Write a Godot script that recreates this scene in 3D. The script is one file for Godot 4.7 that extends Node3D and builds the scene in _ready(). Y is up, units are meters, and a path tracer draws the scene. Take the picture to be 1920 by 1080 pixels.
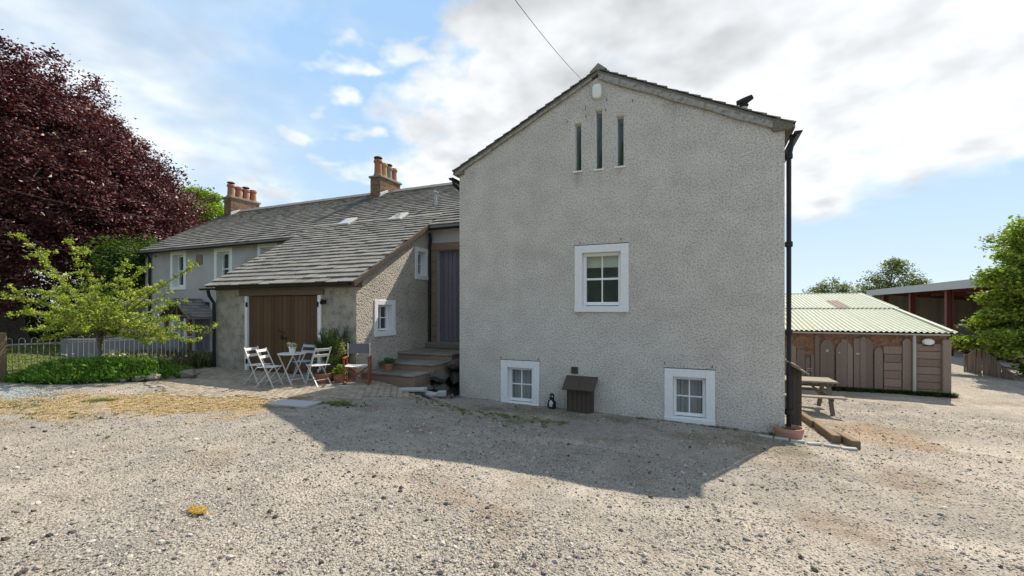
extends Node3D
# World axes: x runs along the big gable wall to the right, y is up, z points towards the camera.
# The left foot of the gable wall is the origin. V(u, y, w) takes the distance w behind the gable's face.

const YAW := 0.409
const CAM := Vector3(5.594, 2.2, 9.617)

class MB:
	var v := PackedVector3Array()
	var n := PackedVector3Array()
	var c := PackedColorArray()
	var col := Color(1, 1, 1)
	func tri(a: Vector3, b: Vector3, d: Vector3) -> void:
		var m := (d - a).cross(b - a).normalized()
		v.append(a); v.append(b); v.append(d)
		n.append(m); n.append(m); n.append(m)
		c.append(col); c.append(col); c.append(col)
	func trio(a: Vector3, b: Vector3, d: Vector3, out: Vector3) -> void:
		if (d - a).cross(b - a).dot(out) < 0.0:
			tri(a, d, b)
		else:
			tri(a, b, d)
	func quad(a: Vector3, b: Vector3, d: Vector3, e: Vector3, out: Vector3) -> void:
		if (d - a).cross(b - a).dot(out) < 0.0:
			tri(a, d, b); tri(a, e, d)
		else:
			tri(a, b, d); tri(a, d, e)
	func box(p: Vector3, s: Vector3, b := Basis.IDENTITY, bev := 0.0) -> void:
		var h := s * 0.5
		var e: float = minf(bev, minf(h.x, minf(h.y, h.z)) * 0.9)
		for ax in 3:
			var o1 := (ax + 1) % 3
			var o2 := (ax + 2) % 3
			for sg in [-1.0, 1.0]:
				var q := []
				for k in [[-1, -1], [1, -1], [1, 1], [-1, 1]]:
					var t := Vector3.ZERO
					t[ax] = sg * h[ax]
					t[o1] = k[0] * (h[o1] - e)
					t[o2] = k[1] * (h[o2] - e)
					q.append(p + b * t)
				var out := Vector3.ZERO
				out[ax] = sg
				quad(q[0], q[1], q[2], q[3], b * out)
		if e > 0.0:
			for ax in 3:
				var o1 := (ax + 1) % 3
				var o2 := (ax + 2) % 3
				for s1 in [-1.0, 1.0]:
					for s2 in [-1.0, 1.0]:
						var q := []
						for k in [[-1, 0], [1, 0], [1, 1], [-1, 1]]:
							var t := Vector3.ZERO
							t[ax] = k[0] * (h[ax] - e)
							t[o1] = s1 * (h[o1] - (e if k[1] == 1 else 0.0))
							t[o2] = s2 * (h[o2] - (e if k[1] == 0 else 0.0))
							q.append(p + b * t)
						var out := Vector3.ZERO
						out[o1] = s1
						out[o2] = s2
						quad(q[0], q[1], q[2], q[3], b * out)
			for sx in [-1.0, 1.0]:
				for sy in [-1.0, 1.0]:
					for sz in [-1.0, 1.0]:
						var g := Vector3(sx, sy, sz)
						var q := []
						for ax in 3:
							var t := g * (h - Vector3.ONE * e)
							t[ax] = g[ax] * h[ax]
							q.append(p + b * t)
						trio(q[0], q[1], q[2], b * g)
	# from corner to corner
	func span(a: Vector3, b: Vector3, bev := 0.0) -> void:
		box((a + b) * 0.5, (b - a).abs(), Basis.IDENTITY, bev)
	# a bar of w across and h high between two points
	func bar(a: Vector3, b: Vector3, w: float, h: float, bev := 0.0, up := Vector3.UP) -> void:
		var z := (b - a).normalized()
		var x := up.cross(z)
		if x.length() < 0.01:
			x = Vector3.RIGHT.cross(z)
		x = x.normalized()
		box((a + b) * 0.5, Vector3(w, h, (b - a).length()), Basis(x, z.cross(x), z), bev)
	func tube(p: Array, r: Array, sides := 8, caps := true) -> void:
		var rings := []
		var ref := Vector3.UP
		var first: Vector3 = (p[1] - p[0]).normalized()
		if absf(first.dot(ref)) > 0.95:
			ref = Vector3.RIGHT
		for i in p.size():
			var t: Vector3 = (p[mini(i + 1, p.size() - 1)] - p[maxi(i - 1, 0)]).normalized()
			var x := ref.cross(t).normalized()
			var y := t.cross(x)
			ref = y
			var ring := []
			for k in sides:
				var a := TAU * k / sides
				ring.append(x * cos(a) + y * sin(a))
			rings.append(ring)
		for i in p.size() - 1:
			for k in sides:
				var k2 := (k + 1) % sides
				var d0: Vector3 = rings[i][k]
				var d1: Vector3 = rings[i][k2]
				var e0: Vector3 = rings[i + 1][k]
				var e1: Vector3 = rings[i + 1][k2]
				var a: Vector3 = p[i] + d0 * r[i]
				var b: Vector3 = p[i] + d1 * r[i]
				var e: Vector3 = p[i + 1] + e0 * r[i + 1]
				var g: Vector3 = p[i + 1] + e1 * r[i + 1]
				smooth(a, d0, b, d1, g, e1)
				smooth(a, d0, g, e1, e, e0)
		if caps:
			for j in [0, p.size() - 1]:
				var out: Vector3 = (p[0] - p[1]) if j == 0 else (p[j] - p[j - 1])
				for k in sides:
					trio(p[j], p[j] + rings[j][k] * r[j], p[j] + rings[j][(k + 1) % sides] * r[j], out)
	func smooth(a: Vector3, na: Vector3, b: Vector3, nb: Vector3, d: Vector3, nd: Vector3) -> void:
		if (d - a).cross(b - a).dot(na + nb + nd) < 0.0:
			v.append(a); v.append(d); v.append(b)
			n.append(na); n.append(nd); n.append(nb)
		else:
			v.append(a); v.append(b); v.append(d)
			n.append(na); n.append(nb); n.append(nd)
		c.append(col); c.append(col); c.append(col)
	# profile of [radius, height] turned about the upright through p
	func lathe(p: Vector3, prof: Array, sides := 20, soft := false) -> void:
		for i in prof.size() - 1:
			var r0: float = prof[i][0]
			var r1: float = prof[i + 1][0]
			var y0: float = prof[i][1]
			var y1: float = prof[i + 1][1]
			if absf(r0 - r1) + absf(y0 - y1) < 0.00001:
				continue
			var t := Vector2(r1 - r0, y1 - y0).normalized()
			for k in sides:
				var a := TAU * k / sides
				var b := TAU * (k + 1) / sides
				var da := Vector3(cos(a), 0, sin(a))
				var db := Vector3(cos(b), 0, sin(b))
				var na := Vector3(da.x * t.y, -t.x, da.z * t.y)
				var nb := Vector3(db.x * t.y, -t.x, db.z * t.y)
				var p0 := p + da * r0 + Vector3(0, y0, 0)
				var p1 := p + db * r0 + Vector3(0, y0, 0)
				var p2 := p + db * r1 + Vector3(0, y1, 0)
				var p3 := p + da * r1 + Vector3(0, y1, 0)
				if r0 > 0.0001:
					smooth(p0, na, p1, nb, p2, nb)
				if r1 > 0.0001:
					smooth(p0, na, p2, nb, p3, na)
	# two matching outlines joined and closed (convex)
	func loft(a: Array, b: Array) -> void:
		var ca := Vector3.ZERO
		var cb := Vector3.ZERO
		for p in a: ca += p
		for p in b: cb += p
		ca /= a.size()
		cb /= b.size()
		var m := (ca + cb) * 0.5
		for i in a.size():
			var j := (i + 1) % a.size()
			quad(a[i], a[j], b[j], b[i], (a[i] + a[j] + b[i] + b[j]) * 0.25 - m)
			trio(ca, a[i], a[j], ca - cb)
			trio(cb, b[i], b[j], cb - ca)

var rng := RandomNumberGenerator.new()
var mats := {}
var texs := {}
var nz := FastNoiseLite.new()
var nz2 := FastNoiseLite.new()

func V(u: float, y: float, w: float) -> Vector3:
	return Vector3(u, y, -w)

func rr(a: float, b: float) -> float:
	return rng.randf_range(a, b)

func lin(r: float, g: float, b: float) -> Color:
	return Color(r, g, b).linear_to_srgb()

# ------------------------------------------------------------------ nodes
func numbered(called: String) -> String:
	if not has_node(NodePath(called)):
		return called
	var k := 1
	while has_node(NodePath("%s_%03d" % [called, k])):
		k += 1
	return "%s_%03d" % [called, k]

func thing(called: String, label: String, category: String, at := Vector3.ZERO, turn := 0.0, group := "") -> Node3D:
	var o := Node3D.new()
	o.name = numbered(called)
	add_child(o, true)
	o.position = at
	o.rotation.y = turn
	tag(o, label, category, group)
	return o

func tag(o: Node, label: String, category: String, group := "", kind := "") -> void:
	if label: o.set_meta("label", label)
	if category: o.set_meta("category", category)
	if group: o.set_meta("group", group)
	if kind: o.set_meta("kind", kind)

func mesh_of(mb: MB, mat: Material, off := Vector3.ZERO) -> ArrayMesh:
	var arr := []
	arr.resize(Mesh.ARRAY_MAX)
	var vv := mb.v
	if off != Vector3.ZERO:
		vv = Transform3D(Basis.IDENTITY, -off) * vv
	arr[Mesh.ARRAY_VERTEX] = vv
	arr[Mesh.ARRAY_NORMAL] = mb.n
	arr[Mesh.ARRAY_COLOR] = mb.c
	var am := ArrayMesh.new()
	am.add_surface_from_arrays(Mesh.PRIMITIVE_TRIANGLES, arr)
	am.surface_set_material(0, mat)
	return am

func foot(mb: MB) -> Vector3:
	var lo := mb.v[0]
	var hi := mb.v[0]
	for p in mb.v:
		lo = lo.min(p)
		hi = hi.max(p)
	return Vector3((lo.x + hi.x) * 0.5, lo.y, (lo.z + hi.z) * 0.5)

# shape given in world coordinates
func part(parent: Node3D, called: String, mb: MB, mat: Material, kind := "") -> MeshInstance3D:
	var f := foot(mb)
	var o := MeshInstance3D.new()
	o.name = numbered(called) if parent == self else called
	o.mesh = mesh_of(mb, mat, f)
	parent.add_child(o, true)
	o.transform = parent.global_transform.affine_inverse() * Transform3D(Basis.IDENTITY, f) if parent != self else Transform3D(Basis.IDENTITY, f)
	if kind: o.set_meta("kind", kind)
	return o

# shape given in the parent's own coordinates
func lpart(parent: Node3D, called: String, mb: MB, mat: Material, kind := "") -> MeshInstance3D:
	var f := foot(mb)
	var o := MeshInstance3D.new()
	o.name = called
	o.mesh = mesh_of(mb, mat, f)
	o.position = f
	parent.add_child(o, true)
	if kind: o.set_meta("kind", kind)
	return o

func piece(parent: Node3D, called: String, mesh: Mesh, world: Transform3D) -> MeshInstance3D:
	var o := MeshInstance3D.new()
	o.name = called
	o.mesh = mesh
	parent.add_child(o, true)
	o.transform = parent.global_transform.affine_inverse() * world
	return o

func multi(parent: Node3D, called: String, mesh: Mesh, xf: Array, cols: Array, kind := "stuff") -> MultiMeshInstance3D:
	var mm := MultiMesh.new()
	mm.transform_format = MultiMesh.TRANSFORM_3D
	mm.use_colors = cols.size() > 0
	mm.mesh = mesh
	mm.instance_count = xf.size()
	var inv := Transform3D() if parent == self else parent.global_transform.affine_inverse()
	for i in xf.size():
		mm.set_instance_transform(i, inv * xf[i])
		if cols.size(): mm.set_instance_color(i, cols[i])
	var o := MultiMeshInstance3D.new()
	o.name = numbered(called) if parent == self else called
	o.multimesh = mm
	parent.add_child(o, true)
	if kind: o.set_meta("kind", kind)
	return o

# ------------------------------------------------------------------ materials
func noise_tex(key: String, type: int, freq: float, oct: int, ramp: Array, size := 512, sd := 1, opt := {}) -> NoiseTexture2D:
	if texs.has(key): return texs[key]
	var f := FastNoiseLite.new()
	f.noise_type = type
	f.frequency = freq
	f.seed = sd
	f.fractal_octaves = oct
	f.fractal_gain = opt.get("gain", 0.5)
	if oct <= 1: f.fractal_type = FastNoiseLite.FRACTAL_NONE
	if type == FastNoiseLite.TYPE_CELLULAR:
		f.cellular_return_type = opt.get("ret", FastNoiseLite.RETURN_DISTANCE)
		f.cellular_jitter = opt.get("jitter", 1.0)
	var t := NoiseTexture2D.new()
	t.width = size
	t.height = opt.get("h", size)
	t.seamless = true
	t.seamless_blend_skirt = opt.get("skirt", 0.2)
	t.noise = f
	if ramp.size():
		var g := Gradient.new()
		var offs := PackedFloat32Array()
		var cs := PackedColorArray()
		for i in ramp.size():
			var e = ramp[i]
			offs.append(float(e[0]))
			cs.append(lin(e[1], e[2], e[3]))
		g.offsets = offs
		g.colors = cs
		t.color_ramp = g
	texs[key] = t
	return t

func grey_ramp(a: float, b: float) -> Array:
	return [[0.0, a, a, a], [1.0, b, b, b]]

func mat(key: String, col: Color, rough := 0.9, tex: Texture2D = null, scale := Vector3.ONE, bump: Texture2D = null, bump_cm := 0.0, coarse: Texture2D = null, cscale := 0.3) -> StandardMaterial3D:
	if mats.has(key): return mats[key]
	var m := StandardMaterial3D.new()
	m.resource_name = key
	m.albedo_color = col
	m.roughness = rough
	m.metallic_specular = 0.35
	m.vertex_color_use_as_albedo = true
	m.uv1_triplanar = true
	m.uv1_world_triplanar = true
	m.uv1_scale = scale
	m.uv1_triplanar_sharpness = 6.0
	if tex: m.albedo_texture = tex
	if bump:
		m.heightmap_enabled = true
		m.heightmap_texture = bump
		m.heightmap_scale = bump_cm
	if coarse:
		m.detail_enabled = true
		m.detail_blend_mode = BaseMaterial3D.BLEND_MODE_MUL
		m.detail_albedo = coarse
		m.detail_uv_layer = BaseMaterial3D.DETAIL_UV_2
		m.uv2_triplanar = true
		m.uv2_world_triplanar = true
		m.uv2_scale = Vector3.ONE * cscale
	mats[key] = m
	return m

func make_materials() -> void:
	var S := FastNoiseLite.TYPE_SIMPLEX_SMOOTH
	var C := FastNoiseLite.TYPE_CELLULAR
	var P := FastNoiseLite.TYPE_PERLIN
	var coarse := noise_tex("coarse", S, 0.012, 5, [[0.0, 0.92, 0.915, 0.91], [0.45, 0.98, 0.98, 0.98], [1.0, 1.0, 1.0, 1.0]], 512, 5)
	var coarse2 := noise_tex("coarse2", S, 0.02, 5, [[0.0, 0.5, 0.48, 0.45], [0.5, 0.85, 0.84, 0.83], [1.0, 1.0, 1.0, 1.0]], 512, 9)
	var cell := noise_tex("cell", C, 0.06, 4, [], 512, 3, {"gain": 0.7})
	var cellc := noise_tex("cellc", C, 0.06, 4, [[0.0, 1.0, 1.0, 0.99], [0.4, 0.98, 0.975, 0.965], [0.6, 0.84, 0.83, 0.82], [0.78, 0.58, 0.57, 0.56], [1.0, 0.3, 0.29, 0.28]], 512, 3, {"gain": 0.7})
	var fine := noise_tex("fine", P, 0.12, 4, grey_ramp(0.72, 1.0), 512, 7, {"gain": 0.7})
	var fineh := noise_tex("fineh", P, 0.12, 4, [], 512, 7, {"gain": 0.7})
	# roughcast: thrown pebbles under old paint
	var rg := FastNoiseLite.TYPE_SIMPLEX
	var rc := noise_tex("rough_c", rg, 0.05, 4, [[0.0, 0.42, 0.41, 0.40], [0.26, 0.62, 0.61, 0.60], [0.4, 0.86, 0.85, 0.84], [0.55, 0.965, 0.96, 0.95], [1.0, 1.0, 1.0, 1.0]], 1024, 3, {"gain": 0.68, "skirt": 0.04})
	var rh := noise_tex("rough_h", rg, 0.05, 4, [], 1024, 3, {"gain": 0.68, "skirt": 0.04})
	mat("roughcast", lin(0.71, 0.67, 0.62), 0.95, rc, Vector3.ONE * 0.37, rh, 2.0, coarse, 0.23)
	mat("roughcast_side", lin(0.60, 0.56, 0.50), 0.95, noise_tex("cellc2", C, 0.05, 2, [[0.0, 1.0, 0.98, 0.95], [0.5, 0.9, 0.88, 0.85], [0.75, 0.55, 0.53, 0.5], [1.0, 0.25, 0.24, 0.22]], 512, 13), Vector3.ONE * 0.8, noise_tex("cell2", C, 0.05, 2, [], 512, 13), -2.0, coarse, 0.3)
	mat("harl", lin(0.50, 0.475, 0.43), 0.95, cellc, Vector3.ONE * 0.9, cell, -1.0, coarse2, 0.35)
	mat("house_render", lin(0.55, 0.53, 0.54), 0.92, fine, Vector3.ONE * 0.9, fineh, 0.5, coarse, 0.25)
	mat("white_paint", lin(0.80, 0.80, 0.80), 0.55, noise_tex("wp", S, 0.02, 4, grey_ramp(0.9, 1.0), 256, 2), Vector3.ONE * 1.7, fineh, 0.12)
	mat("sash_white", lin(0.82, 0.82, 0.80), 0.4)
	mat("reveal_cream", lin(0.70, 0.66, 0.52), 0.6, fine, Vector3.ONE * 2.0)
	mat("dark_inside", lin(0.05, 0.05, 0.05), 0.9)
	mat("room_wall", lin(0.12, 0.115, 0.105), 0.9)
	mat("blind", lin(0.48, 0.52, 0.42), 0.8)
	mat("curtain", lin(0.42, 0.42, 0.41), 0.9)
	mat("slate", lin(0.24, 0.232, 0.222), 0.75, noise_tex("slatec", S, 0.03, 5, [[0.0, 0.55, 0.53, 0.5], [0.4, 0.85, 0.84, 0.82], [0.62, 1.0, 0.99, 0.96], [0.8, 0.93, 0.9, 0.8]], 512, 21), Vector3.ONE * 1.3, fineh, 0.6)
	mat("ridge_stone", lin(0.30, 0.28, 0.25), 0.9, fine, Vector3.ONE * 1.5, fineh, 0.8)
	mat("verge_mortar", lin(0.40, 0.385, 0.36), 0.95, noise_tex("vm", S, 0.03, 5, [[0.0, 0.4, 0.38, 0.34], [0.5, 0.85, 0.83, 0.8], [1.0, 1.0, 1.0, 1.0]], 256, 31), Vector3.ONE * 1.2, fineh, 0.8)
	mat("brick", lin(0.29, 0.185, 0.135), 0.92, noise_tex("brk", S, 0.05, 4, [[0.0, 0.45, 0.42, 0.4], [0.5, 0.85, 0.8, 0.75], [1.0, 1.0, 1.0, 1.0]], 256, 33), Vector3.ONE * 1.5, fineh, 0.8)
	mat("mortar", lin(0.34, 0.31, 0.27), 0.95, fine, Vector3.ONE * 2.0)
	mat("flashing", lin(0.62, 0.60, 0.57), 0.8, fine, Vector3.ONE * 2.0)
	mat("terracotta", lin(0.36, 0.165, 0.10), 0.8, noise_tex("tc", S, 0.03, 4, [[0.0, 0.6, 0.6, 0.6], [0.6, 0.95, 0.95, 0.95], [1.0, 1.0, 1.0, 1.0]], 256, 35), Vector3.ONE * 2.0, fineh, 0.2)
	mat("pink_clay", lin(0.50, 0.27, 0.215), 0.85, fine, Vector3.ONE * 2.5, fineh, 0.3)
	mat("buff_clay", lin(0.46, 0.30, 0.15), 0.85, fine, Vector3.ONE * 2.0)
	mat("soil", lin(0.06, 0.045, 0.03), 1.0, fine, Vector3.ONE * 3.0, fineh, 1.5)
	mat("black_iron", lin(0.018, 0.018, 0.02), 0.45)
	mat("grey_pipe", lin(0.42, 0.42, 0.40), 0.55)
	mat("galvanised", lin(0.42, 0.44, 0.46), 0.45, fine, Vector3.ONE * 3.0)
	mat("fence_iron", lin(0.36, 0.36, 0.37), 0.6, noise_tex("fi", S, 0.06, 4, [[0.0, 0.35, 0.3, 0.26], [0.5, 0.9, 0.9, 0.9], [1.0, 1.0, 1.0, 1.0]], 256, 37), Vector3.ONE * 4.0)
	mat("steel_red", lin(0.16, 0.045, 0.032), 0.6, fine, Vector3.ONE * 1.5)
	mat("lamp_white", lin(0.75, 0.75, 0.72), 0.4)
	mat("rubber", lin(0.02, 0.02, 0.02), 0.7)
	# timbers: grain runs along one axis
	var grain := noise_tex("grain", S, 0.05, 5, [[0.0, 0.42, 0.38, 0.34], [0.45, 0.8, 0.78, 0.75], [1.0, 1.0, 1.0, 1.0]], 512, 41, {"gain": 0.65})
	var grainh := noise_tex("grainh", S, 0.05, 5, [], 512, 41, {"gain": 0.65})
	var up := Vector3(5.0, 0.35, 5.0)
	for i in 4:
		var k: float = [1.0, 0.82, 1.15, 0.92][i]
		mat("oak_%d" % i, lin(0.125 * k, 0.074 * k, 0.04 * k), 0.6, grain, up, grainh, 0.25)
		mat("plank_blue_%d" % i, lin(0.20 * k, 0.20 * k, 0.245 * k), 0.6, grain, up, grainh, 0.15)
		mat("old_door_%d" % i, lin(0.30 * k, 0.235 * k, 0.20 * k), 0.9, grain, up, grainh, 0.5)
		mat("old_rail_%d" % i, lin(0.36 * k, 0.27 * k, 0.225 * k), 0.9, grain, Vector3(0.35, 5.0, 5.0), grainh, 0.6)
		mat("lath_%d" % i, lin(0.26 * k, 0.235 * k, 0.2 * k), 0.9, grain, up, grainh, 0.4)
		mat("sleeper_%d" % i, lin(0.27 * k, 0.205 * k, 0.14 * k), 0.9, grain, Vector3(4.0, 4.0, 0.4), grainh, 0.6)
		mat("slate_%d" % i, lin([0.26, 0.22, 0.29, 0.245][i], [0.25, 0.215, 0.277, 0.232][i], [0.236, 0.208, 0.258, 0.212][i]), 0.75, texs["slatec"], Vector3.ONE * 1.3, fineh, 0.6)
		mat("stone_%d" % i, lin(0.27 * k, 0.245 * k, 0.215 * k), 0.92, noise_tex("stn", S, 0.04, 5, [[0.0, 0.5, 0.48, 0.45], [0.5, 0.85, 0.84, 0.8], [1.0, 1.0, 1.0, 1.0]], 512, 43), Vector3.ONE * 1.2, fineh, 1.0)
		mat("corr_%d" % i, lin([0.43, 0.41, 0.45, 0.42][i], [0.465, 0.445, 0.475, 0.46][i], [0.385, 0.36, 0.40, 0.385][i]), 0.6, noise_tex("corr", S, 0.02, 5, [[0.0, 0.62, 0.56, 0.5], [0.35, 0.9, 0.9, 0.88], [1.0, 1.0, 1.0, 1.0]], 512, 47), Vector3(1.0, 0.5, 0.5))
	mat("stone_dark", lin(0.11, 0.10, 0.09), 0.95, texs["stn"], Vector3.ONE * 1.2, fineh, 1.0)
	mat("weathered", lin(0.21, 0.185, 0.155), 0.9, grain, up, grainh, 0.5)
	mat("weathered_dark", lin(0.105, 0.085, 0.07), 0.9, grain, up, grainh, 0.5)
	mat("bench_wood", lin(0.33, 0.30, 0.25), 0.9, grain, Vector3(0.4, 4.0, 4.0), grainh, 0.4)
	mat("porch_timber", lin(0.20, 0.13, 0.075), 0.85, grain, Vector3(2.0, 2.0, 2.0), grainh, 0.3)
	mat("post_timber", lin(0.22, 0.165, 0.11), 0.9, grain, up, grainh, 0.6)
	mat("lintel", lin(0.20, 0.165, 0.13), 0.9, grain, Vector3(0.35, 5.0, 5.0), grainh, 0.6)
	mat("sandstone", lin(0.30, 0.215, 0.165), 0.92, texs["stn"], Vector3.ONE * 1.2, fineh, 0.8)
	mat("concrete", lin(0.46, 0.46, 0.455), 0.9, fine, Vector3.ONE * 1.0, fineh, 0.4)
	mat("chair_paint", lin(0.60, 0.59, 0.57), 0.45)
	mat("chair_blue", lin(0.32, 0.40, 0.46), 0.45)
	mat("red_wood", lin(0.30, 0.085, 0.04), 0.5, grain, Vector3(3, 3, 3))
	mat("canvas_grey", lin(0.155, 0.155, 0.18), 0.9, fine, Vector3.ONE * 6.0)
	mat("canvas_pale", lin(0.60, 0.59, 0.56), 0.9, fine, Vector3.ONE * 6.0)
	mat("white_pot", lin(0.66, 0.70, 0.69), 0.5)
	mat("bark", lin(0.17, 0.145, 0.125), 0.95, noise_tex("bark", S, 0.03, 5, [[0.0, 0.3, 0.28, 0.26], [0.5, 0.8, 0.78, 0.75], [1.0, 1.0, 1.0, 1.0]], 256, 51), Vector3(1.5, 0.4, 1.5), grainh, 2.0)
	mat("bark_pale", lin(0.22, 0.20, 0.16), 0.95, texs["bark"], Vector3(3.0, 1.0, 3.0), grainh, 1.0)
	mat("wire", lin(0.05, 0.05, 0.05), 0.7)
	mat("barn_board_0", lin(0.40, 0.36, 0.30), 0.9, grain, up)
	mat("barn_board_1", lin(0.32, 0.29, 0.25), 0.9, grain, up)
	mat("fibre_cement", lin(0.34, 0.34, 0.33), 0.9, fine, Vector3.ONE * 0.7)
	mat("pink_brick", lin(0.34, 0.20, 0.14), 0.95, texs["brk"], Vector3.ONE * 0.8, fineh, 0.6, coarse2, 0.4)
	mat("log_bark", lin(0.14, 0.11, 0.09), 0.95, grain, Vector3.ONE * 2.0)
	mat("paint_plain", Color.WHITE, 0.6)
	# leaves take their colour from the clumps
	for k in [["leaf", 0.55, Color(0.75, 0.85, 0.25)], ["leaf_copper", 0.4, Color(0.5, 0.2, 0.18)], ["leaf_grass", 0.6, Color(0.45, 0.5, 0.15)]]:
		var m := StandardMaterial3D.new()
		m.resource_name = k[0]
		m.albedo_color = Color.WHITE
		m.vertex_color_use_as_albedo = true
		m.roughness = k[1]
		m.metallic_specular = 0.35
		m.backlight_enabled = true
		m.backlight = k[2]
		mats[k[0]] = m
	for k in [["glass", 0.03, 0.06]]:
		var m := StandardMaterial3D.new()
		m.resource_name = k[0]
		m.transparency = BaseMaterial3D.TRANSPARENCY_ALPHA
		m.albedo_color = Color(0.75, 0.85, 0.85, k[2])
		m.roughness = k[1]
		m.metallic_specular = 0.5
		mats[k[0]] = m

# ------------------------------------------------------------------ terrain
func ss(a: float, b: float, x: float) -> float:
	var t := clampf((x - a) / (b - a), 0.0, 1.0)
	return t * t * (3.0 - 2.0 * t)

func ground_y(u: float, w: float) -> float:
	var t := u + 0.6 * w
	var y := 0.45 * (1.0 - ss(-2.7, 0.35 + 0.6 * clampf(-w - 1.0, 0.0, 5.0), t))
	if t > 0.0: y -= 0.023 * minf(t, 7.0)
	y -= 0.21 * ss(6.0, 13.0, t)
	y += 0.045 * clampf(-w - 1.0, 0.0, 6.0) * ss(-2.5, 1.5, t)
	return y

func G(u: float, w: float, up := 0.0) -> Vector3:
	return V(u, ground_y(u, w) + up, w)

func lerp3(a: Color, b: Color, t: float) -> Color:
	return a.lerp(b, clampf(t, 0.0, 1.0))

# how much of the dry grass band lies here
func dry_band(u: float, w: float) -> float:
	# the band follows a line from the gate post side to the patio's front edge
	var a := Vector2(-7.6, -6.5)
	var b := Vector2(-2.2, -4.2)
	var p := Vector2(u, w)
	var q := a + (b - a).normalized() * clampf((p - a).dot((b - a).normalized()), -6.0, (b - a).length())
	var d := p.distance_to(q) + nz.get_noise_2d(u * 60.0, w * 60.0) * 0.8 + nz2.get_noise_2d(u * 12.0, w * 12.0) * 0.6
	return 1.0 - ss(0.2, 1.4, d)

func ground_col(u: float, w: float) -> Color:
	var a := nz.get_noise_2d(u * 9.0, w * 9.0)
	var b := nz.get_noise_2d(u * 45.0 + 300.0, w * 45.0)
	var d := nz2.get_noise_2d(u * 160.0, w * 160.0)
	var pale := Color(0.52, 0.47, 0.405)
	var grey := Color(0.345, 0.325, 0.30)
	var brown := Color(0.33, 0.265, 0.20)
	var c := lerp3(grey, pale, 0.55 + a * 0.7 + b * 0.45 + d * 0.25)
	# wheel tracks of packed pale dust sweep across the yard towards the road at the right
	var track: float = absf(fposmod((w + 6.6) - 0.32 * (u - 4.0) + 0.02 * (u - 4.0) * (u - 4.0) + a * 0.5, 2.6) - 1.3)
	c = lerp3(c, Color(0.60, 0.55, 0.48), (1.0 - ss(0.1, 0.55, track)) * 0.55 * ss(-1.0, 3.0, u) * (0.6 + b))
	c = lerp3(c, brown, ss(0.12, 0.5, nz.get_noise_2d(u * 22.0 - 90.0, w * 22.0 + 40.0)) * 0.7)
	c = lerp3(c, Color(0.52, 0.39, 0.235), dry_band(u, w) * (0.75 + d * 0.5))
	# foxy bare patch by the timbers
	var q := Vector2(u - 8.7, w - 1.1)
	var e := q.length() + nz.get_noise_2d(u * 50.0, w * 50.0) * 0.5
	c = lerp3(c, Color(0.43, 0.30, 0.19), (1.0 - ss(0.45, 1.25, e)) * (0.65 + d * 0.5))
	# mossy dirt along the foot of the gable
	if w < 0.3 and w > -2.2 and u > -1.5 and u < 7.2:
		var m := (1.0 - ss(0.1, 1.1, absf(w + 0.7) + b * 0.8)) * ss(-0.1, 0.35, nz2.get_noise_2d(u * 25.0, w * 25.0))
		c = lerp3(c, Color(0.17, 0.165, 0.085), m * 0.65)
	# lawn beyond the fence, fields beyond
	var lawn := ss(-9.9, -10.6, u + 0.25 * (w + 3.0) + b * 0.2)
	c = lerp3(c, Color(0.145, 0.19, 0.045).lerp(Color(0.30, 0.27, 0.08), clampf(0.45 + b + a, 0.0, 1.0)), lawn)
	var far := ss(24.0, 34.0, Vector2(u - 2.0, w - 4.0).length())
	c = lerp3(c, Color(0.12, 0.17, 0.045).lerp(Color(0.2, 0.2, 0.07), clampf(0.5 + a, 0.0, 1.0)), far)
	return c * Color(1.0, 1.0, 1.0)

func axis_steps(lo: float, hi: float, step: float, reach: float) -> PackedFloat32Array:
	var r := PackedFloat32Array()
	var x := lo
	while x < hi + 0.001:
		r.append(x)
		x += step
	var s := step
	x = hi
	while x < reach:
		s *= 1.35
		x += s
		r.append(x)
	s = step
	x = lo
	while x > -reach:
		s *= 1.35
		x -= s
		r.insert(0, x)
	return r

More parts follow.
